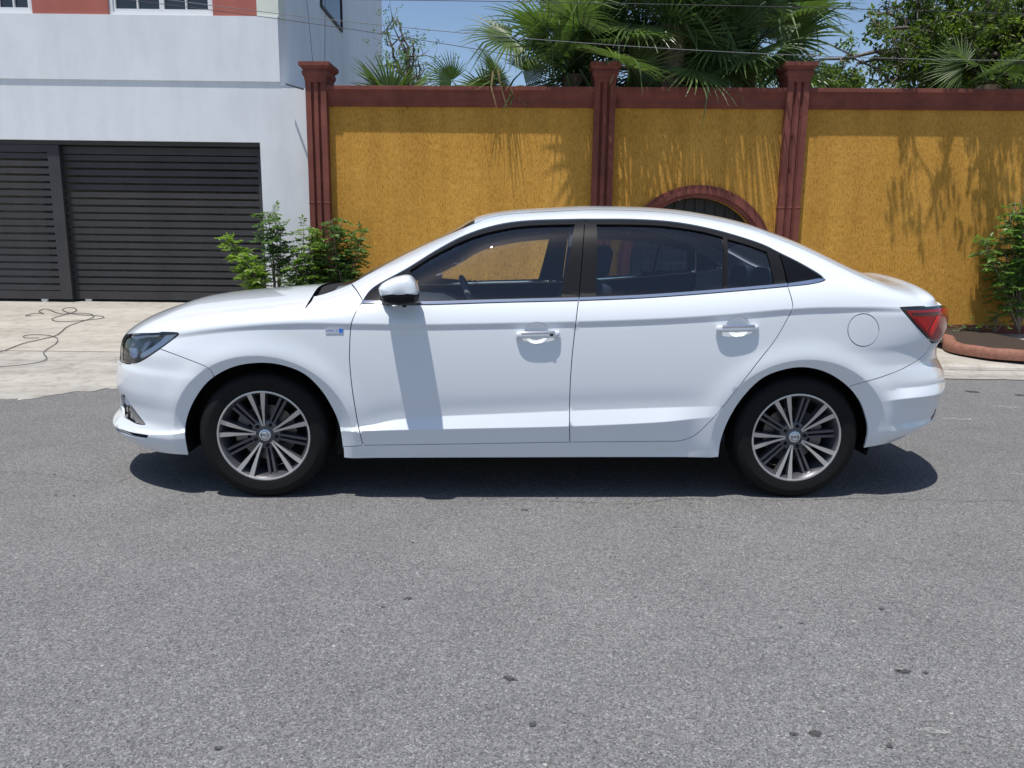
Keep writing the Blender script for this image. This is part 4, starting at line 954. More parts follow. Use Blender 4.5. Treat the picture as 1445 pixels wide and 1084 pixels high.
for nm, xa, xb in (('boot_sun_stop', 1.76, 2.27), ('nose_sun_stop', -2.27, -1.76)):  # unseen sheets added to stop sun leaking through the shell onto the road
    q = np.linspace(xa, xb, 30); wv = np.maximum(Y(q, 0 * q + .46) - .03, .02); n = 30
    MB().add([(x, -v, .46) for x, v in zip(q, wv)] + [(x, v, .46) for x, v in zip(q, wv)], [(i, i + 1, n + i + 1, n + i) for i in range(n - 1)]).build(nm, BLKM, car)
for sx in (-1.34, 1.34):
    for sd_ in (-1, 1):
        t = np.linspace(R(-16), R(196), 40); vs = []; rim = []
        for an in t:
            x, z = sx + .418 * math.cos(an), ZWC + .392 * math.sin(an)
            yo = min(.868, float(Y(x, max(z, .25))) - .02); rim.append((x, sd_ * .5652, z))
            for yy in (.565, yo): vs.append((x, sd_ * yy, z))
        b = MB().add(vs, [(2 * i, 2 * i + 1, 2 * i + 3, 2 * i + 2) for i in range(39)])
        b.add([(sx, sd_ * .565, ZWC)] + rim, [(0, i + 1, i + 2) for i in range(39)])
        b.build('wheel_arch_liner', BLKM, car, smooth=True)
# bulkheads that close bonnet bay and boot
MB().box(-1.0, -.96, -.74, .74, .2, .93).build('bulkhead', BLKM, car); MB().box(1.42, 1.46, -.62, .62, .2, .96).build('rear_bulkhead', BLKM, car)

# --- wheels
def polar(r, deg): a = R(deg); return r * math.sin(a), r * math.cos(a)
def two_tone(b, nfront, name, m0, m1):
    me = b.mesh(name); me.materials.append(m0); me.materials.append(m1)
    for i, p in enumerate(me.polygons): p.material_index = 0 if i in nfront else 1
    return me
tyre_prof = [(.222, -.090), (.232, -.101), (.250, -.106), (.270, -.1075), (.276, -.1085), (.279, -.1075), (.296, -.103), (.309, -.094), (.3165, -.083), (.3205, -.070), (.3215, -.052), (.3145, -.050), (.3145, -.043), (.322, -.041), (.3225, -.005), (.3145, -.003), (.3145, .003), (.3225, .005),
             (.322, .041), (.3145, .043), (.3145, .050), (.3215, .052), (.3205, .070), (.3165, .083), (.309, .094), (.27, .107), (.232, .101), (.222, .090)]
ME_T = MB().lathe(tyre_prof, 96, True).mesh('tyre', angle=28); ME_T.materials.append(RUBBER)
# shoulder blocks of the tread
blk = MB()
for i in range(72):
    for s in (-1, 1):
        a0, a1 = 2 * math.pi * (i + .08) / 72, 2 * math.pi * (i + .78) / 72
        q = [(.3085, .0955), (.3175, .085), (.3225, .066)]
        vs = []
        for r_, y_ in q:
            for a in (a0, a1): vs.append((r_ * math.sin(a), s * y_, r_ * math.cos(a)))
        blk.add(vs, [(0, 1, 3, 2), (2, 3, 5, 4)])
ME_B = blk.mesh('tread_blocks'); ME_B.materials.append(RUBBER)
ME_BAR = MB().lathe([(.219, -.094), (.213, -.086), (.205, -.070), (.198, -.03), (.190, .03), (.198, .09), (.222, .092)], 72).mesh('rim_barrel', angle=40); ME_BAR.materials.append(ALLOYD)
ME_LIP = MB().lathe([(.219, -.0935), (.220, -.1005), (.2235, -.1025), (.229, -.1015), (.231, -.096), (.2285, -.0925)], 72, True).mesh('rim_lip', angle=40); ME_LIP.materials.append(ALLOY)
def spoke_mesh():
    b = MB(); n = 9
    ts = np.linspace(0, 1, n); wd = np.interp(ts, [0, .3, .58, .66, 1], [.0042, .0056, .0078, .0100, .0118])
    r0, r1 = .046, .2205; o0, o1 = 5.5, 9.0
    rows = []
    for t, w_ in zip(ts, wd):
        r_ = r0 + (r1 - r0) * t; ang = o0 + (o1 - o0) * t**.8
        c = np.array(polar(r_, ang)); nn = np.array(polar(1, ang + 90)); yf = -.0735 - .022 * t**1.6 - .004 * math.sin(math.pi * t)
        lw = w_ * (1.0 if t < .6 else 1.0)
        rows.append([(*(c - nn * lw)[:1], yf, (c - nn * lw)[1]), ((c + nn * w_)[0], yf, (c + nn * w_)[1]), ((c + nn * (w_ + .004))[0], yf + .036, (c + nn * (w_ + .004))[1]), ((c - nn * (lw + .004))[0], yf + .036, (c - nn * (lw + .004))[1])])
    vs = [p for r_ in rows for p in r_]; fs = []; front = set()
    for i in range(n - 1):
        for j in range(4):
            if j == 0: front.add(len(fs))
            a, c = 4 * i + j, 4 * i + (j + 1) % 4; fs.append((a, c, c + 4, a + 4))
    fs += [(3, 2, 1, 0), (4 * n - 4, 4 * n - 3, 4 * n - 2, 4 * n - 1)]
    b.add(vs, fs); return two_tone(b, front, 'spoke', ALLOY, ALLOYD)
ME_S = spoke_mesh()
def mirror_mesh(me):
    m2 = me.copy(); co = np.zeros(len(m2.vertices) * 3); m2.vertices.foreach_get('co', co); co[0::3] *= -1; m2.vertices.foreach_set('co', co); m2.flip_normals(); m2.update(); return m2
ME_S2 = mirror_mesh(ME_S)
b = MB(); rows = []
for t in np.linspace(0, 1, 6):
    r_ = .05 + .155 * t; x = .010 + .004 * t; yf = -.060 - .012 * t; w_ = .0052 + .0014 * t
    rows += [(x - w_, yf, r_), (x + w_, yf, r_), (x + w_ + .004, yf + .03, r_), (x - w_ - .004, yf + .03, r_)]
b.add(rows, [(4 * i + j, 4 * i + (j + 1) % 4, 4 * i + 4 + (j + 1) % 4, 4 * i + 4 + j) for i in range(5) for j in range(4)])
ME_D = b.mesh('thin_spoke'); ME_D.materials.append(ALLOYD); ME_D2 = mirror_mesh(ME_D)
ME_HUB = MB().lathe([(0, -.066), (.060, -.068), (.072, -.064), (.080, -.050), (.082, -.02), (0, -.02)], 40).mesh('hub', angle=40); ME_HUB.materials.append(ALLOYD)
ME_CAP = MB().lathe([(0, -.0820), (.024, -.0815), (.0285, -.079), (.030, -.066)], 40).mesh('centre_cap', angle=50); ME_CAP.materials.append(SILV)
ME_BOLT = MB().lathe([(0, -.077), (.0075, -.077), (.0095, -.0745), (.0098, -.06)], 6).mesh('wheel_bolt'); ME_BOLT.materials.append(BLKT)
ME_DISC = MB().lathe([(.06, -.012), (.142, -.012), (.142, .008), (.06, .008)], 64, True).mesh('brake_disc', angle=30); ME_DISC.materials.append(DISC)
ME_BACK = MB().lathe([(0, .05), (.19, .05)], 40).mesh('back_plate'); ME_BACK.materials.append(BLKM)
def text_mesh(name, s, size, extr=.0006):
    c = bpy.data.curves.new(name, 'FONT'); c.body = s; c.size = size; c.extrude = extr; c.align_x = 'CENTER'; c.align_y = 'CENTER'; c.resolution_u = 2
    o = bpy.data.objects.new(name, c); COL.objects.link(o); dg = bpy.context.evaluated_depsgraph_get(); me = bpy.data.meshes.new_from_object(o.evaluated_get(dg)); bpy.data.objects.remove(o); me.name = name; return me
ME_MG = text_mesh('emblem_letters', 'MG', .0235); ME_MG.materials.clear(); ME_MG.materials.append(BLKT)
oc = MB(); k8 = [R(22.5 + 45 * i) for i in range(8)]
vs = [(r_ * math.sin(a), y_, r_ * math.cos(a)) for r_, y_ in ((.0205, -.0828), (.0225, -.0828), (.0225, -.080)) for a in k8]
oc.add(vs, [(i, 8 + i, 8 + (i + 1) % 8, (i + 1) % 8) for i in range(8)] + [(8 + i, 16 + i, 16 + (i + 1) % 8, 8 + (i + 1) % 8) for i in range(8)]); ME_OC = oc.mesh('emblem_octagon'); ME_OC.materials.append(BLKT)
def cal(): 
    b = MB(); n = 10
    for y0, y1 in ((-.035, .03),):
        pts = [polar(r_, d) for d in np.linspace(55, 115, n) for r_ in (.10,)] + [polar(.158, d) for d in np.linspace(115, 55, n)]
        b.prism([(x, z) for x, z in pts], y0, y1)
    me = b.mesh('brake_caliper'); me.materials.append(DISC); return me
ME_CAL = cal()
for sx, phase in ((-1.34, -8.0), (1.34, -23.0)):
    for sd_ in (-1, 1):
        wh = empty('wheel'); wh.parent = car; wh.location = (sx, sd_ * .745, ZWC + .002)
        rz = 0 if sd_ < 0 else math.pi; wh.rotation_euler = (0, 0, rz)
        link('tyre', ME_T, None, wh); link('tread_blocks', ME_B, None, wh)['kind'] = 'stuff'; link('rim_barrel', ME_BAR, None, wh); link('rim_lip', ME_LIP, None, wh); link('hub', ME_HUB, None, wh); link('brake_disc', ME_DISC, None, wh); link('back_plate', ME_BACK, None, wh); link('brake_caliper', ME_CAL, None, wh).rotation_euler = (0, R(0 if sx > 0 else 200), 0)
        cp = link('centre_cap', ME_CAP, None, wh)
        for i in range(5):
            a = R(phase + 72 * i)
            for me in (ME_S, ME_S2): link('spoke', me, None, wh).rotation_euler = (0, a, 0)
            for me in (ME_D, ME_D2): link('thin_spoke', me, None, wh).rotation_euler = (0, a + R(36), 0)
            bo = link('wheel_bolt', ME_BOLT, None, wh); bx, bz = polar(.056, phase + 72 * i + 36); bo.location = (bx, 0, bz)
        if sd_ < 0:
            link('emblem_octagon', ME_OC, None, wh).rotation_euler = (0, R(phase * .6), 0)
            e = link('emblem_letters', ME_MG, None, wh); e.rotation_euler = (R(90), 0, 0); e.location = (0, -.0826, 0); e.rotation_euler.rotate_axis('Z', R(-phase * .6))

# --- door mirrors
MT = [(533.5, 407), (538, 401), (545, 396.3), (556, 391.6), (568.6, 388.6), (575, 388.7), (580, 390.6), (586, 398.5), (589.5, 408), (590.4, 414.5), (586, 417), (572, 418.4), (557, 418.8), (542, 417.8), (536, 416.5)]
ML = [(536, 416.5), (542, 417.8), (557, 418.8), (572, 418.4), (586, 417), (590.4, 414.5), (590, 422), (588.5, 428), (578, 430), (566, 431.4), (554, 431), (541, 427.5), (537.5, 423)]
def loft(outl, Yref, prof, name, m, parent, sd_, ctr):
    q = np.array([pl(a, b, Yref) for a, b in spl(outl + [outl[0]], 4)[:-1]])
    n = len(q); vs = []
    for Yh, s, dx, dz in prof:
        for x, z in q: vs.append((ctr[0] + (x - ctr[0]) * s + dx, sd_ * Yh, ctr[1] + (z - ctr[1]) * s + dz))
    k = len(prof); fs = [(i * n + j, i * n + (j + 1) % n, (i + 1) * n + (j + 1) % n, (i + 1) * n + j) for i in range(k - 1) for j in range(n)]
    fs += [tuple(range(n - 1, -1, -1)), tuple(range((k - 1) * n, k * n))]
    if sd_ > 0: fs = [tuple(reversed(f)) for f in fs]
    o = MB().add(vs, [tuple(reversed(f)) for f in fs]).build(name, m, parent, smooth=True, angle=45); return o
c_m = pl(563, 412, 1.02)
prof_m = [(.885, .80, .006, 0), (.90, .90, .004, 0), (.93, .975, 0, 0), (.97, 1.0, 0, 0), (1.02, .985, 0, 0), (1.05, .93, .002, 0), (1.07, .80, .004, 0), (1.080, .62, .006, 0), (1.083, .35, .008, 0)]
mirs = []
for sd_ in (-1, 1):
    mo = loft(MT, 1.02, prof_m, 'door_mirror', PAINT, car, sd_, c_m); mirs.append(mo)
    loft(ML, 1.02, [(a, s * .985, x, z - .0008) for a, s, x, z in prof_m], 'lower_housing', BLKT, mo, sd_, c_m)
    xg = pl(588, 412, 1.0)
    b = MB(); b.prism([], 0, 0) if False else None
    gx = xg[0] - .006
    b.add([(gx + .010, sd_ * .92, xg[1] - .045), (gx + .010, sd_ * 1.045, xg[1] - .042), (gx + .002, sd_ * 1.045, xg[1] + .045), (gx + .004, sd_ * .92, xg[1] + .05)], [(0, 1, 2, 3) if sd_ > 0 else (3, 2, 1, 0)])
    b.build('mirror_glass', CHROME, mo)
    ft = pl(545, 426, .86); cxm, czm = pl(560, 424, .92)
    b = MB(); b.tube([(ft[0] - .01, sd_ * .83, ft[1] + .006), (ft[0] + .005, sd_ * .875, ft[1] + .004), (cxm, sd_ * .93, czm)], [.024, .021, .02], 12).build('mirror_foot', BLKT, mo, smooth=True)
    cm_ = pl(570, 431.5, 1.02); ball = MB().lathe([(0, -.012), (.008, -.010), (.012, -.003), (.012, .006), (0, .006)], 16)
    ball.v = [(x, z, y) for x, y, z in ball.v]; q = ball.build('side_camera', BLKT, mo, smooth=True); q.location = (cm_[0], sd_ * 1.0, cm_[1] + .002)
# --- badge on the wing
bd = panel('wing_badge', trace([(459.3, 463.6), (484.6, 463.2), (484.4, 470.0), (459.6, 470.6)], n=1), SILV, off=.0035, gap=0, flange=.004, feats=False)
panel('badge_square', trace([(478.2, 464.0), (484.2, 463.8), (484.0, 469.6), (478.3, 469.8)], n=1), BLUE, parent=bd, off=.0042, gap=0, flange=.001, feats=False)
bp0 = on(468.5, 467); yb_ = float(Y(*bp0)); tm = text_mesh('badge_letters', 'NETBLUE', .0135, .0003); tm.materials.clear(); tm.materials.append(BLUE)
e = link('badge_letters', tm, None, bd[0]); e.location = (bp0[0], -yb_ - .0046, bp0[1]); e.rotation_euler = (R(90), 0, float(np.arctan((Y(bp0[0] + .02, bp0[1]) - Y(bp0[0] - .02, bp0[1])) / .04)) * -1)

# --- cabin
def rbox(name, x0, x1, y0, y1, z0, z1, m, w=.04, rot=0, piv=None, parent=None):
    o = MB().box(x0, x1, y0, y1, z0, z1).build(name, m, parent or car, smooth=True); bev(o, w, 4)
    if rot:
        p = piv or ((x0 + x1) / 2, (z0 + z1) / 2); me = o.data
        for v in me.vertices:
            dx, dz = v.co.x - p[0], v.co.z - p[1]; v.co.x = p[0] + dx * math.cos(rot) + dz * math.sin(rot); v.co.z = p[1] - dx * math.sin(rot) + dz * math.cos(rot)
    return o
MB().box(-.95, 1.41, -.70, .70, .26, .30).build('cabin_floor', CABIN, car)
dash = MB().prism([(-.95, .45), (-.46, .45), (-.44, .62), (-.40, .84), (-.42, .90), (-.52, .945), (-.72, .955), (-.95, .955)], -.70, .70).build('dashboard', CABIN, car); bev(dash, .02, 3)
MB().box(-.409, -.399, -.66, -.56, .76, .84).build('air_vent', SILV, dash); MB().box(-.4, -.392, -.10, .16, .72, .92).build('centre_screen', BLKG, dash)
sw_ = MB(); c0 = np.array([-.30, -.37, .925]); ax = np.array([math.cos(R(25)), 0, math.sin(R(25))]); u_ = np.array([0, 1., 0]); v_ = np.cross(ax, u_)
sw_.tube([c0 + .178 * (math.cos(t) * u_ + math.sin(t) * v_) for t in np.linspace(0, 2 * math.pi, 41)], .0155, 10, False)
for t in (R(0), R(180), R(270)): sw_.tube([c0 + .03 * (math.cos(t) * u_ + math.sin(t) * v_), c0 + .178 * (math.cos(t) * u_ + math.sin(t) * v_)], .014, 8)
sw_.tube([c0 + ax * .01, c0 - ax * .20], [.055, .04], 16)
sw_.build('steering_wheel', CABINL, car, smooth=True)
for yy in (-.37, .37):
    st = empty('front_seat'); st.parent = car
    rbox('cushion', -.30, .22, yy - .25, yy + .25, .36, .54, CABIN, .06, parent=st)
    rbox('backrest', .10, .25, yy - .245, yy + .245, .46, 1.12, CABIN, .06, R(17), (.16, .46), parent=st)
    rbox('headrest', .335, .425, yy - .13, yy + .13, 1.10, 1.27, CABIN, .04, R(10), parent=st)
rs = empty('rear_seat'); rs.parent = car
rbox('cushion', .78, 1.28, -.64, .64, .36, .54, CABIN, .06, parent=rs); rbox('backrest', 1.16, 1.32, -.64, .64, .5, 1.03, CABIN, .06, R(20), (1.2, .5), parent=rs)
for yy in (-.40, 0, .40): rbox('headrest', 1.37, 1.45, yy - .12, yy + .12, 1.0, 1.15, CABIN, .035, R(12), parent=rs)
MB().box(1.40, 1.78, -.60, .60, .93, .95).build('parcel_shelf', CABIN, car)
top_patch('headliner', [(660, 319)] + RAIL, xw1 + .03, xr1 + .05, CABINL, 26, 16, off=-.035)
top_patch('screen_edge', [(443, 418), (458, 414.3), (470, 410.5), (478, 407.5), (496, 400.5), (545, 372.6), (603.5, 343.6), (669, 315.5)], xw1 - .10, xw1 + .03, BLKM, 5, 16, off=-.016)
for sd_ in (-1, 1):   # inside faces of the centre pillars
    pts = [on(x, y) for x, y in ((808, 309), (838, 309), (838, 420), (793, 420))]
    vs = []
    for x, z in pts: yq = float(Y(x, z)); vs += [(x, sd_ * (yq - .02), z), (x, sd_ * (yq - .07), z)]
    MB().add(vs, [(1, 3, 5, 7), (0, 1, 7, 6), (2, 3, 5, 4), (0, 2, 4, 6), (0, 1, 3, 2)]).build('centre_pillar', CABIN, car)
im = MB().box(-.36, -.33, -.12, .12, 1.235, 1.30).build('rear_view_mirror', BLKT, car); bev(im, .012, 3)
# ------------------------------------------------------------------ plants
class Leaves:
    def __init__(s): s.v = []; s.f = []; s.t = []
    def leaf(s, p, d, n, ln, wd, tint, fold=.15):
        d = d / (np.linalg.norm(d) + 1e-9); sd = np.cross(d, n); sd = sd / (np.linalg.norm(sd) + 1e-9); n = np.cross(sd, d)
        k = len(s.v); m_ = p + d * ln * .45
        s.v += [tuple(p), tuple(m_ + sd * wd / 2 + n * fold * wd), tuple(p + d * ln - n * .12 * ln), tuple(m_ - sd * wd / 2 + n * fold * wd)]
        s.f += [(k, k + 1, k + 2), (k, k + 2, k + 3)]; s.t += [tint] * 4
    def build(s, name, m, parent):
        me = bpy.data.meshes.new(name); me.from_pydata(s.v, [], s.f); me.update()
        a = me.attributes.new('tint', 'FLOAT', 'POINT'); a.data.foreach_set('value', np.array(s.t, np.float32))
        return link(name, me, m, parent)
def unit(v): return v / (np.linalg.norm(v) + 1e-9)
def rnd(): return unit(rng.normal(size=3))
def shrub(name, label, base, stems, m, lf=.042, dens_=1.0, group=None, light=.4):
    """stems: list of (tip xyz, bend, leaf start) relative to base"""
    o = empty(name, tuple(base)); tag(o, label, 'shrub', group); w_ = MB(); lv = Leaves()
    for tip, bend, s0 in stems:
        tip = np.array(tip, float); mid = tip * .5 + np.array(bend); pts = [(1 - t)**2 * np.zeros(3) + 2 * t * (1 - t) * mid + t * t * tip for t in np.linspace(0, 1, 9)]
        w_.tube(pts, [.0075 * (1 - .75 * t) + .002 for t in np.linspace(0, 1, 9)], 6)
        n = int(25 * dens_ * np.linalg.norm(tip) / .9)
        for i in range(n):
            t = s0 + (1 - s0) * (i + rng.random()) / n; p = (1 - t)**2 * 0 + 2 * t * (1 - t) * mid + t * t * tip
            dr = unit(np.array([rng.normal(), rng.normal(), rng.uniform(-.25, .75)])); ln = rng.uniform(.13, .26) * (1.15 - .45 * t)
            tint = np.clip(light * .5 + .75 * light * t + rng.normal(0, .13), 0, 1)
            w_.tube([p, p + dr * ln * .5 + [0, 0, .01], p + dr * ln - [0, 0, ln * .18]], .0018, 4)
            nl = 6; side = unit(np.cross(dr, [0, 0, 1.0]))
            for j in range(nl):
                u = .25 + .75 * j / (nl - 1); q = p + dr * ln * u - np.array([0, 0, ln * .18 * u * u]); up = np.array([rng.normal(0, .3), rng.normal(0, .3), 1.0])
                for s_ in (-1, 1): lv.leaf(q, unit(dr * .55 + side * s_ * .9 + rng.normal(0, .18, 3) + [0, 0, -.15]), up, lf * rng.uniform(.85, 1.45), lf * .56, np.clip(tint + rng.normal(0, .08), 0, 1))
            lv.leaf(p + dr * ln - [0, 0, ln * .18], dr, np.array([0, 0, 1.]), lf * 1.3, lf * .6, tint)
    w_.build('stem', BARK, o, smooth=True); lv.build('foliage', m, o); return o
def wpt(px, py, off):                                                   # world point on a plane `off` metres in front of the wall
    x, z = WF.at(px, py, -off); c, s_ = math.cos(WF.yaw), math.sin(WF.yaw); return np.array([WF.o[0] + c * x + s_ * off, WF.o[1] + s_ * x - c * off, z])
def stems_to(base, pxs, off, s0=.3, jit=.25):
    out = []
    for px, py in pxs:
        t = wpt(px, py, off + rng.uniform(-jit, jit)) - base; out.append((t, (rng.normal(0, .05), rng.normal(0, .05), .10), s0))
    return out
# left shrubs behind the bonnet
b0 = wpt(400, 470, .45); b0[2] = apz(b0[1]) if b0[0] < AXR else PVZ; b0[2] = max(b0[2], .1) 
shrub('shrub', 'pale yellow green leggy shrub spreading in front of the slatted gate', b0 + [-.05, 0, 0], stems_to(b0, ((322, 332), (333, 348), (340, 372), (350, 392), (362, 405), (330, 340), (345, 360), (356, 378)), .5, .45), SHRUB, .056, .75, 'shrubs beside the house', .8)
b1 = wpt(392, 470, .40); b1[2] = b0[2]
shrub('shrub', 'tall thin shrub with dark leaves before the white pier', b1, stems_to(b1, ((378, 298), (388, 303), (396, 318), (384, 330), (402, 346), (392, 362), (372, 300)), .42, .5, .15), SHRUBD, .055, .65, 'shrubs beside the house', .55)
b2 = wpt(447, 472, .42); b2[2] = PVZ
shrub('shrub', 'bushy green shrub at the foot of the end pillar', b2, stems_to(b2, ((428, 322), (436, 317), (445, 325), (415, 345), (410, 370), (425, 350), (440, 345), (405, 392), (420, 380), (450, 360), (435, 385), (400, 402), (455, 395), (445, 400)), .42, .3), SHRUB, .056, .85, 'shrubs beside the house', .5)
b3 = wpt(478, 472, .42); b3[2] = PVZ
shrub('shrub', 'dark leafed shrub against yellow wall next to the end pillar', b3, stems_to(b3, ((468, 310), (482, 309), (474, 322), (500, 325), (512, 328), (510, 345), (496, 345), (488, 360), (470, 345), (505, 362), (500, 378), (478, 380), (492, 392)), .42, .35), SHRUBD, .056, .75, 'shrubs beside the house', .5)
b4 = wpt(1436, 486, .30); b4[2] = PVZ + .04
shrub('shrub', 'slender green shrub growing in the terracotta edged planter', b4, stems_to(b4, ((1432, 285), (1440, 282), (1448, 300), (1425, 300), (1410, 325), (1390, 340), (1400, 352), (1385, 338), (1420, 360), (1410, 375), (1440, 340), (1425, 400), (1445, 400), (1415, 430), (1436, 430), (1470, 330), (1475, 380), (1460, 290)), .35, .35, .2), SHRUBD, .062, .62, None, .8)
for k, (px, py, tips) in enumerate(((1372, 484, ((1368, 466), (1378, 462), (1384, 472))), (1400, 488, ((1396, 446), (1404, 440), (1410, 455), (1392, 462))), (1352, 482, ((1350, 470), (1357, 468))))):
    bb_ = wpt(px, py, .28); bb_[2] = PVZ + .04
    shrub('seedling', ('small seedling between the planter border and yellow wall', 'taller seedling with drooping leaves beside the planter shrub', 'tiny seedling at the rounded end of the planter')[k], bb_, stems_to(bb_, tips, .3, .3, .08), SHRUB, .034, .9, None, .5)
# a few fallen dark leaves in the bed
# ---- fan palms
def fan_mesh(seed, dead=False):
    r = np.random.default_rng(seed); vs = []; fs = []; ts = []; nb = 34; span = R(r.uniform(105, 128))
    for i in range(nb):
        th = -span + 2 * span * (i + .5) / nb; Lb = (1.0 - .22 * (th / span)**2) * r.uniform(.9, 1.05); dth = 2 * span / nb
        tip_d = r.uniform(.05, .38); tw = r.normal(0, .05); base_t = r.uniform(.15, .85); brk = r.random() < .16
        st = np.array([.03, .22, .42, .58, .74, .88, 1.0]); k = len(vs)
        for u in st:
            rr = u * Lb; wj = rr * math.tan(dth / 2) * 1.0
            w_ = wj if u <= .44 else (.44 * Lb * math.tan(dth / 2)) * max(1 - (u - .42) / .58, .06)**.8
            dr = -.30 * (abs(th) / span)**2 * rr * .6 - (tip_d * max(u - .45, 0)**2 * 1.6 if not brk else .9 * max(u - .55, 0) * 1.3) * Lb + .10 * rr
            rx_ = rr * (1 - .25 * max(u - .6, 0) * (tip_d + (.8 if brk else 0)))
            c_, s_ = math.cos(th + tw * max(u - .4, 0)), math.sin(th + tw * max(u - .4, 0))
            px_, py_ = rx_ * c_, rx_ * s_; fold = w_ * .55
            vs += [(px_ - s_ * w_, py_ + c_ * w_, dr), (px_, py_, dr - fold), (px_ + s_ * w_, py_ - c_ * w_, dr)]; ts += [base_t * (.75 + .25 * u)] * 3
        for j in range(len(st) - 1):
            a = k + 3 * j; fs += [(a, a + 1, a + 4, a + 3), (a + 1, a + 2, a + 5, a + 4)]
    me = bpy.data.meshes.new('leaf'); me.from_pydata(vs, [], fs); me.update()
    at_ = me.attributes.new('tint', 'FLOAT', 'POINT'); at_.data.foreach_set('value', np.array(ts, np.float32)); me.materials.append(PALMD if dead else PALM); return me
FANS = [fan_mesh(100 + i) for i in range(8)]; DEAD = [fan_mesh(200 + i, True) for i in range(2)]
ME_PET = None
def fan_leaf(palm, ctr, az, el, pet, scale, roll, seed, droop=.0):
    """one leaf: stalk and fan; ctr is relative to the palm's base"""
    d = np.array([math.cos(el) * math.cos(az), math.cos(el) * math.sin(az), math.sin(el)]); end = ctr + d * pet - np.array([0, 0, .12 * pet])
    d2 = unit(d + np.array([0, 0, -.35 - droop])); up = unit(np.array([0, 0, 1.]) - d2 * d2[2]) if abs(d2[2]) < .97 else unit(np.array([-math.cos(az), -math.sin(az), 0]))
    sd = np.cross(up, d2); c_, s_ = math.cos(roll), math.sin(roll); y_ = sd * c_ + up * s_; z_ = np.cross(d2, y_)
    o = link('leaf', DEAD[seed % 2] if el < R(-60) and seed % 3 == 0 else FANS[seed % len(FANS)], None, palm); M_ = Matrix(((d2[0], y_[0], z_[0], end[0]), (d2[1], y_[1], z_[1], end[1]), (d2[2], y_[2], z_[2], end[2]), (0, 0, 0, 1)))
    o.matrix_local = M_ @ Matrix.Diagonal((scale, scale, scale, 1))
    return [ctr, ctr + d * pet * .5 + np.array([0, 0, .02]), end]
def palm(label, px, py, D, n, scale, elr, pet, seed, group='fan palms behind the wall', azr=None, trunk=True):
    r = np.random.default_rng(seed); d = ray(px, py); k = D / d[1]; c = CAMP + d * k
    o = empty('fan_palm', (c[0], c[1], 0)); tag(o, label, 'palm', group); ctr = np.array([0, 0, c[2]]); st = MB()
    for i in range(n):
        az = r.uniform(0, 2 * math.pi) if azr is None else r.uniform(*azr); az = (i + r.uniform(-.3, .3)) * 2.39996 if azr is None else az
        u = (i + .5) / n; el = elr[0] + (elr[1] - elr[0]) * u + r.normal(0, .12)
        pts = fan_leaf(o, ctr + np.array([0, 0, r.uniform(-.15, .1)]), az, el, pet * r.uniform(.75, 1.2), scale * r.uniform(.85, 1.12), r.normal(0, .45), int(r.integers(0, 99)), r.uniform(0, .35))
        st.tube(pts, [.016, .011, .008], 5)
    st.build('stalk', PALM, o, smooth=True)
    if trunk:
        b = MB(); zz = np.linspace(-.1, c[2] + .05, 14); b.tube([(r.normal(0, .008), r.normal(0, .008), z) for z in zz], [.15 + .025 * (i % 2) for i in range(14)], 12); b.build('trunk', BARKP, o)
    return o
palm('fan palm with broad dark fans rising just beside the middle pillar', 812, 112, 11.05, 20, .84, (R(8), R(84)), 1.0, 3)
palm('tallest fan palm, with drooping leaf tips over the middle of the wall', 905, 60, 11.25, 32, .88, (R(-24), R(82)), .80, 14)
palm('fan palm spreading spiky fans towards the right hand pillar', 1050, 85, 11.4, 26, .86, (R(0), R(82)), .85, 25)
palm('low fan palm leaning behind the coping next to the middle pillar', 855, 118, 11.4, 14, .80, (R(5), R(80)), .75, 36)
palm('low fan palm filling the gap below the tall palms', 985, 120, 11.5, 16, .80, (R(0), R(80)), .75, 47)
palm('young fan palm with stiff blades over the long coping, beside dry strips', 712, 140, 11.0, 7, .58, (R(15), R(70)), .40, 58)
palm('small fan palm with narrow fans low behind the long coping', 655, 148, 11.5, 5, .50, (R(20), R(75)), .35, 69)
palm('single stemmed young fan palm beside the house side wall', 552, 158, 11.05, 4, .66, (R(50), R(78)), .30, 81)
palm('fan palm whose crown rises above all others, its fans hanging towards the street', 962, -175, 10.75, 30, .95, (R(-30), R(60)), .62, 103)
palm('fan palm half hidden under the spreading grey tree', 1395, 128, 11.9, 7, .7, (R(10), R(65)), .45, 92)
# dry strips hanging over the coping
for k, pts in enumerate((((703, 98), (706, 118), (710, 134), (716, 152)), ((696, 100), (693, 122), (697, 138), (701, 152)), ((874, 84), (868, 100), (862, 116), (859, 120)))):
    off_ = (.14, .135, .15)[k]; P_ = [wpt(a, b, off_ if i > 1 else off_ * .9) for i, (a, b) in enumerate(pts)]; b0_ = P_[0]
    b = MB(); vs = []
    for i, p in enumerate(P_):
        w_ = .014 * (1 - .2 * i); q = p - b0_; vs += [(q[0] - w_, q[1], q[2]), (q[0] + w_, q[1] - .006, q[2])]
    b.add(vs, [(2 * i, 2 * i + 1, 2 * i + 3, 2 * i + 2) for i in range(len(P_) - 1)]); o = b.build('dry_leaf_strip', PALMD); o.location = b0_
    tag(o, ('bent dry palm strip hanging over the long coping', 'thin dry palm strip hanging over the long coping beside a thicker one', 'dry palm strip hanging in front of the middle pillar capital')[k], 'dry leaf')
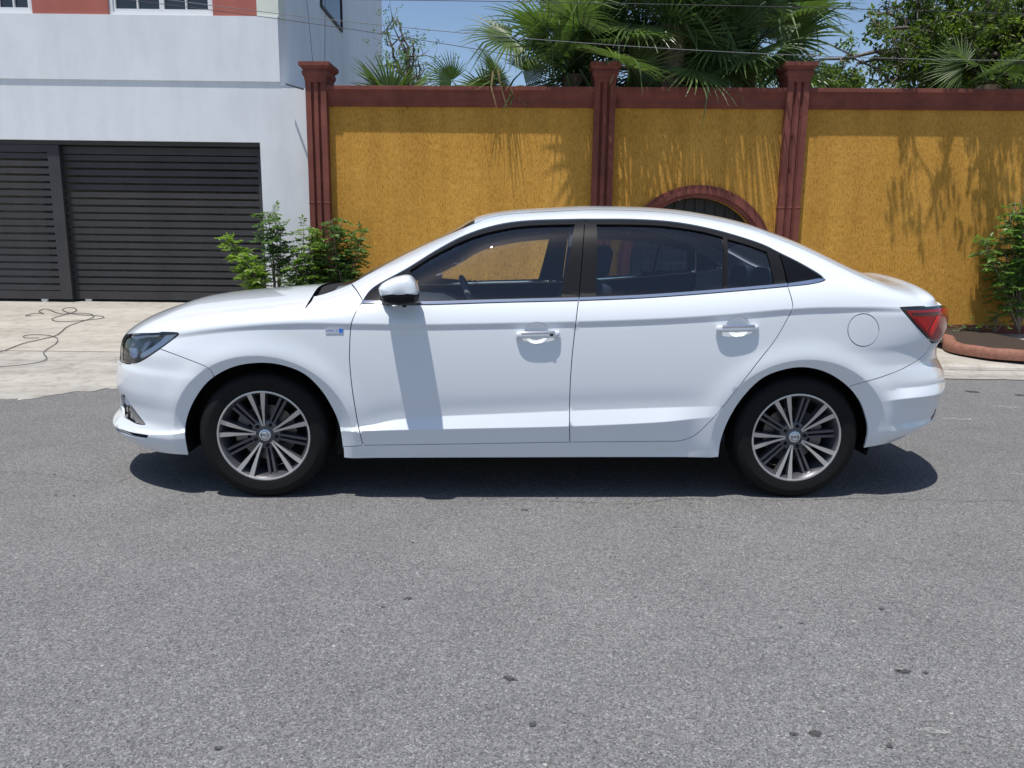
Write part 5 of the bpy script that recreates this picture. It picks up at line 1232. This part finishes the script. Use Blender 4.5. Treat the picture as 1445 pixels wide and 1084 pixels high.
# ---- trees
def tree(name, label, base, fork, limbs, m, leaf=.07, ncl=9, per=11, spread=.42, seed=5, trunk_r=.22, bare=(), thick=.075, barkm=None, tint=(.35, .28), group=None, twig=3):
    r = np.random.default_rng(seed); o = empty(name, tuple(base)); tag(o, label, 'tree', group); wd = MB(); lv = Leaves(); base = np.array(base)
    fk = np.array(fork) - base
    wd.tube([(0, 0, -.1), fk * .5 + [.06, 0, 0], fk], [trunk_r, trunk_r * .85, trunk_r * .7], 12); wd.build('trunk', barkm or BARK, o, smooth=True); wd = MB()
    for li, tip in enumerate(limbs):
        tip = np.array(tip) - base; mid = (fk + tip) * .5 + r.normal(0, .22, 3) + [0, 0, .15]
        pts = [(1 - t)**2 * fk + 2 * t * (1 - t) * mid + t * t * tip + r.normal(0, .03, 3) * (0 < t < 1) for t in np.linspace(0, 1, 10)]
        wd.tube(pts, [thick * (1 - .85 * t) + .006 for t in np.linspace(0, 1, 10)], 7)
        is_bare = li in bare
        for c in range(ncl):
            t = .25 + .75 * (c + r.random()) / ncl; i = min(int(t * 9), 8); p = pts[i] + (pts[i + 1] - pts[i]) * (t * 9 - i)
            q = p + r.normal(0, spread, 3) * [1, 1, .8]
            m2 = (p + q) / 2 + r.normal(0, .06, 3); wd.tube([p, m2, q], [.014, .009, .004], 5)
            for k in range(twig):
                q2 = q + r.normal(0, .17, 3); wd.tube([m2 * .3 + q * .7, (q + q2) / 2 + r.normal(0, .03, 3), q2], [.006, .004, .002], 4)
                if is_bare and r.random() < .9: continue
                tn = np.clip(r.normal(*tint), 0, 1)
                for e in range(3):
                    c3 = q2 + r.normal(0, .075, 3)
                    for j in range(per):
                        dr = unit(r.normal(size=3) + [0, 0, .15]); lv.leaf(c3 + dr * .02, dr, unit(r.normal(size=3) + [0, 0, 1.2]), leaf * r.uniform(.7, 1.3), leaf * .5, np.clip(tn + r.normal(0, .12), 0, 1))
    wd.build('limbs', barkm or BARK, o, smooth=True); lv.build('crown', m, o); return o
def at_d(px, py, D): d = ray(px, py); return CAMP + d * (D / d[1])
tb = at_d(1440, 330, 13.6); tb[2] = 0
tg = [(1212, 90, 12.9), (1160, 84, 12.7), (1225, 20, 13), (1285, 62, 12.6), (1330, 15, 13.2), (1345, 88, 12.6), (1405, 45, 12.8), (1255, 112, 13.2), (1420, 100, 13), (1300, -40, 13), (1400, -60, 13.2), (1215, -35, 13.2), (1445, 10, 12.6), (1230, 95, 12.6), (1310, 105, 13.4), (1370, 62, 12.2), (1260, 40, 12.6), (1385, 108, 13.4), (1500, -20, 13), (1520, 70, 13), (1240, 70, 13.4), (1290, 20, 13.6), (1350, 45, 13.6), (1420, 70, 13.6)]
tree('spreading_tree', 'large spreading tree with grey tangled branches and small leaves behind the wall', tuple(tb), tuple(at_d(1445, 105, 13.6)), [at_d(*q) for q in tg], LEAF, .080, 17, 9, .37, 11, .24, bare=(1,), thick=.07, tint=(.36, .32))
# boughs that overhang the pavement above the picture: they shade the wall
ob = [(5.0, 9.70, 4.55), (5.6, 9.85, 4.3), (6.6, 9.62, 4.7), (7.2, 9.75, 4.4), (7.9, 9.45, 4.7), (6.1, 9.5, 5.3), (8.6, 9.6, 4.5)]
tree('overhanging_tree', 'tree whose boughs overhang the pavement before the right end of the wall', (9.6, 12.6, 0), (9.3, 12.2, 5.0), ob, LEAF, .075, 26, 9, .15, 23, .16, thick=.05)
lt = at_d(585, 200, 15.5); lt[2] = 0
tree('wispy_tree', 'wispy light green tree behind the wall next to the house', tuple(lt), tuple(at_d(575, 128, 15.5)), [at_d(*q, 15.5) for q in ((545, 40), (560, 55), (585, 60), (590, 90), (610, 112), (575, 80), (548, 90), (560, 25))], SHRUB, .05, 6, 5, .20, 31, .07, thick=.03, tint=(.4, .2), twig=2)
ft_ = at_d(1165, 300, 24); ft_[2] = 0
tree('distant_tree', 'small distant tree showing just above the coping by the right hand pillar', tuple(ft_), tuple(at_d(1165, 140, 24)), [at_d(*q, 24) for q in ((1150, 124), (1168, 120), (1182, 126), (1160, 128), (1175, 122))], LEAF, .16, 8, 8, .28, 41, .1, thick=.03, tint=(.5, .2))
gt = at_d(985, 300, 15); gt[2] = 0
tree('garden_tree', 'leafy green tree half hidden behind the tall fan palms', tuple(gt), tuple(at_d(985, 130, 15)), [at_d(*q, 15) for q in ((775, 60), (840, 30), (900, 70), (960, 40), (1010, 70), (1060, 90), (1100, 60), (820, 90), (1090, 108), (935, 100), (1000, 20))], LEAF, .075, 10, 7, .30, 53, .16, thick=.05, tint=(.25, .2))

# ------------------------------------------------------------------ overhead wires, cable on the drive
def wire(label, pts, rad, m, D=6.8, group='overhead wires', xr=(-13, 13)):
    P_ = [at_d(a, b, D) for a, b in pts]; q = []
    xs_ = [p[0] for p in P_]; cz = np.polyfit(xs_, [p[2] for p in P_], 2 if len(P_) > 2 else 1)
    X = np.linspace(*xr, 50); b = MB().tube([(x, D, np.polyval(cz, x)) for x in X], rad, 6); o = b.build('overhead_wire', m, smooth=True); tag(o, label, 'wire', group); return o
wire('pale overhead wire sagging across the palms', ((533, 34), (640, 47), (820, 61), (1100, 76), (1445, 86)), .0028, WIRE)
wire('dark overhead wire crossing the house side wall', ((250, 8), (395, 28), (533, 46), (655, 67)), .0028, WIRED, 7.0, xr=(-13, .2))
wire('highest overhead wire near the top of the palms', ((330, -3), (500, 0), (750, 5), (1160, 8), (1400, 20)), .0030, WIRED, 6.9)
for k, (a, c_) in enumerate((((431, -20), (441.5, 87)), ((459, -20), (458.3, 87)))):
    p0, p1 = at_d(*a, WF.o[1] + .13), at_d(*c_, WF.o[1] + .13)
    o = MB().tube([p0 + (p0 - p1) * .6, p1 - [0, 0, .02]], .0035, 5).build('guy_wire', WIRED); tag(o, ('slanting thin wire rising from the end pillar capital', 'upright thin wire rising from the end pillar capital')[k], 'wire')
rod = MB().tube([at_d(404, 119, 11.0), at_d(428, 126, 10.7)], .012, 6).build('metal_rod', IRON); tag(rod, 'short dark metal rod poking out beside the end pillar', 'rod')
def apron_pt(px, py):
    d = ray(px, py)
    for k in np.linspace(5, 14, 1800):
        p = CAMP + d * (k / d[1])
        if p[2] <= apz(p[1]) + .010: return p
    return p
cab = [(-60, 515), (0, 497.4), (30, 486), (55, 480), (76, 475), (86, 469), (94, 462), (106, 457), (119, 453), (130, 449), (132.5, 446.5), (128, 443.5), (116, 442.4), (100, 443), (86, 446), (75, 449.5), (74, 452), (82, 454), (100, 454), (125, 452), (142, 450), (147, 448), (140, 446.4), (120, 445), (104, 443.6), (92, 440), (88, 437), (95, 434.6), (105, 435), (108, 438), (102, 441.5), (90, 443.6), (78, 441), (70, 437.5), (62, 436.5), (55, 440), (62, 443), (52, 442.5), (42, 444), (36, 446), (44, 446.2)]
P_ = [apron_pt(*q) for q in spl(cab, 3)]; b0_ = P_[0]; o = MB().tube([p - b0_ + [0, 0, .004] for p in P_], .0042, 6).build('black_cable', CABLE, smooth=True); o.location = b0_; tag(o, 'long black cable snaking and looping over the driveway', 'cable')
cab2 = [(-40, 521), (0, 518), (30, 515.7), (58, 511), (66, 505), (61, 498), (70, 491), (79, 485), (81, 478), (70, 474), (50, 472.5), (34, 474.5), (36, 477.3), (55, 477.4)]
P_ = [apron_pt(*q) for q in spl(cab2, 4)]; b0_ = P_[0]; o = MB().tube([p - b0_ + [0, 0, .004] for p in P_], .0036, 6).build('black_cable', CABLE, smooth=True); o.location = b0_; tag(o, 'shorter black cable curling near the driveway joint', 'cable')
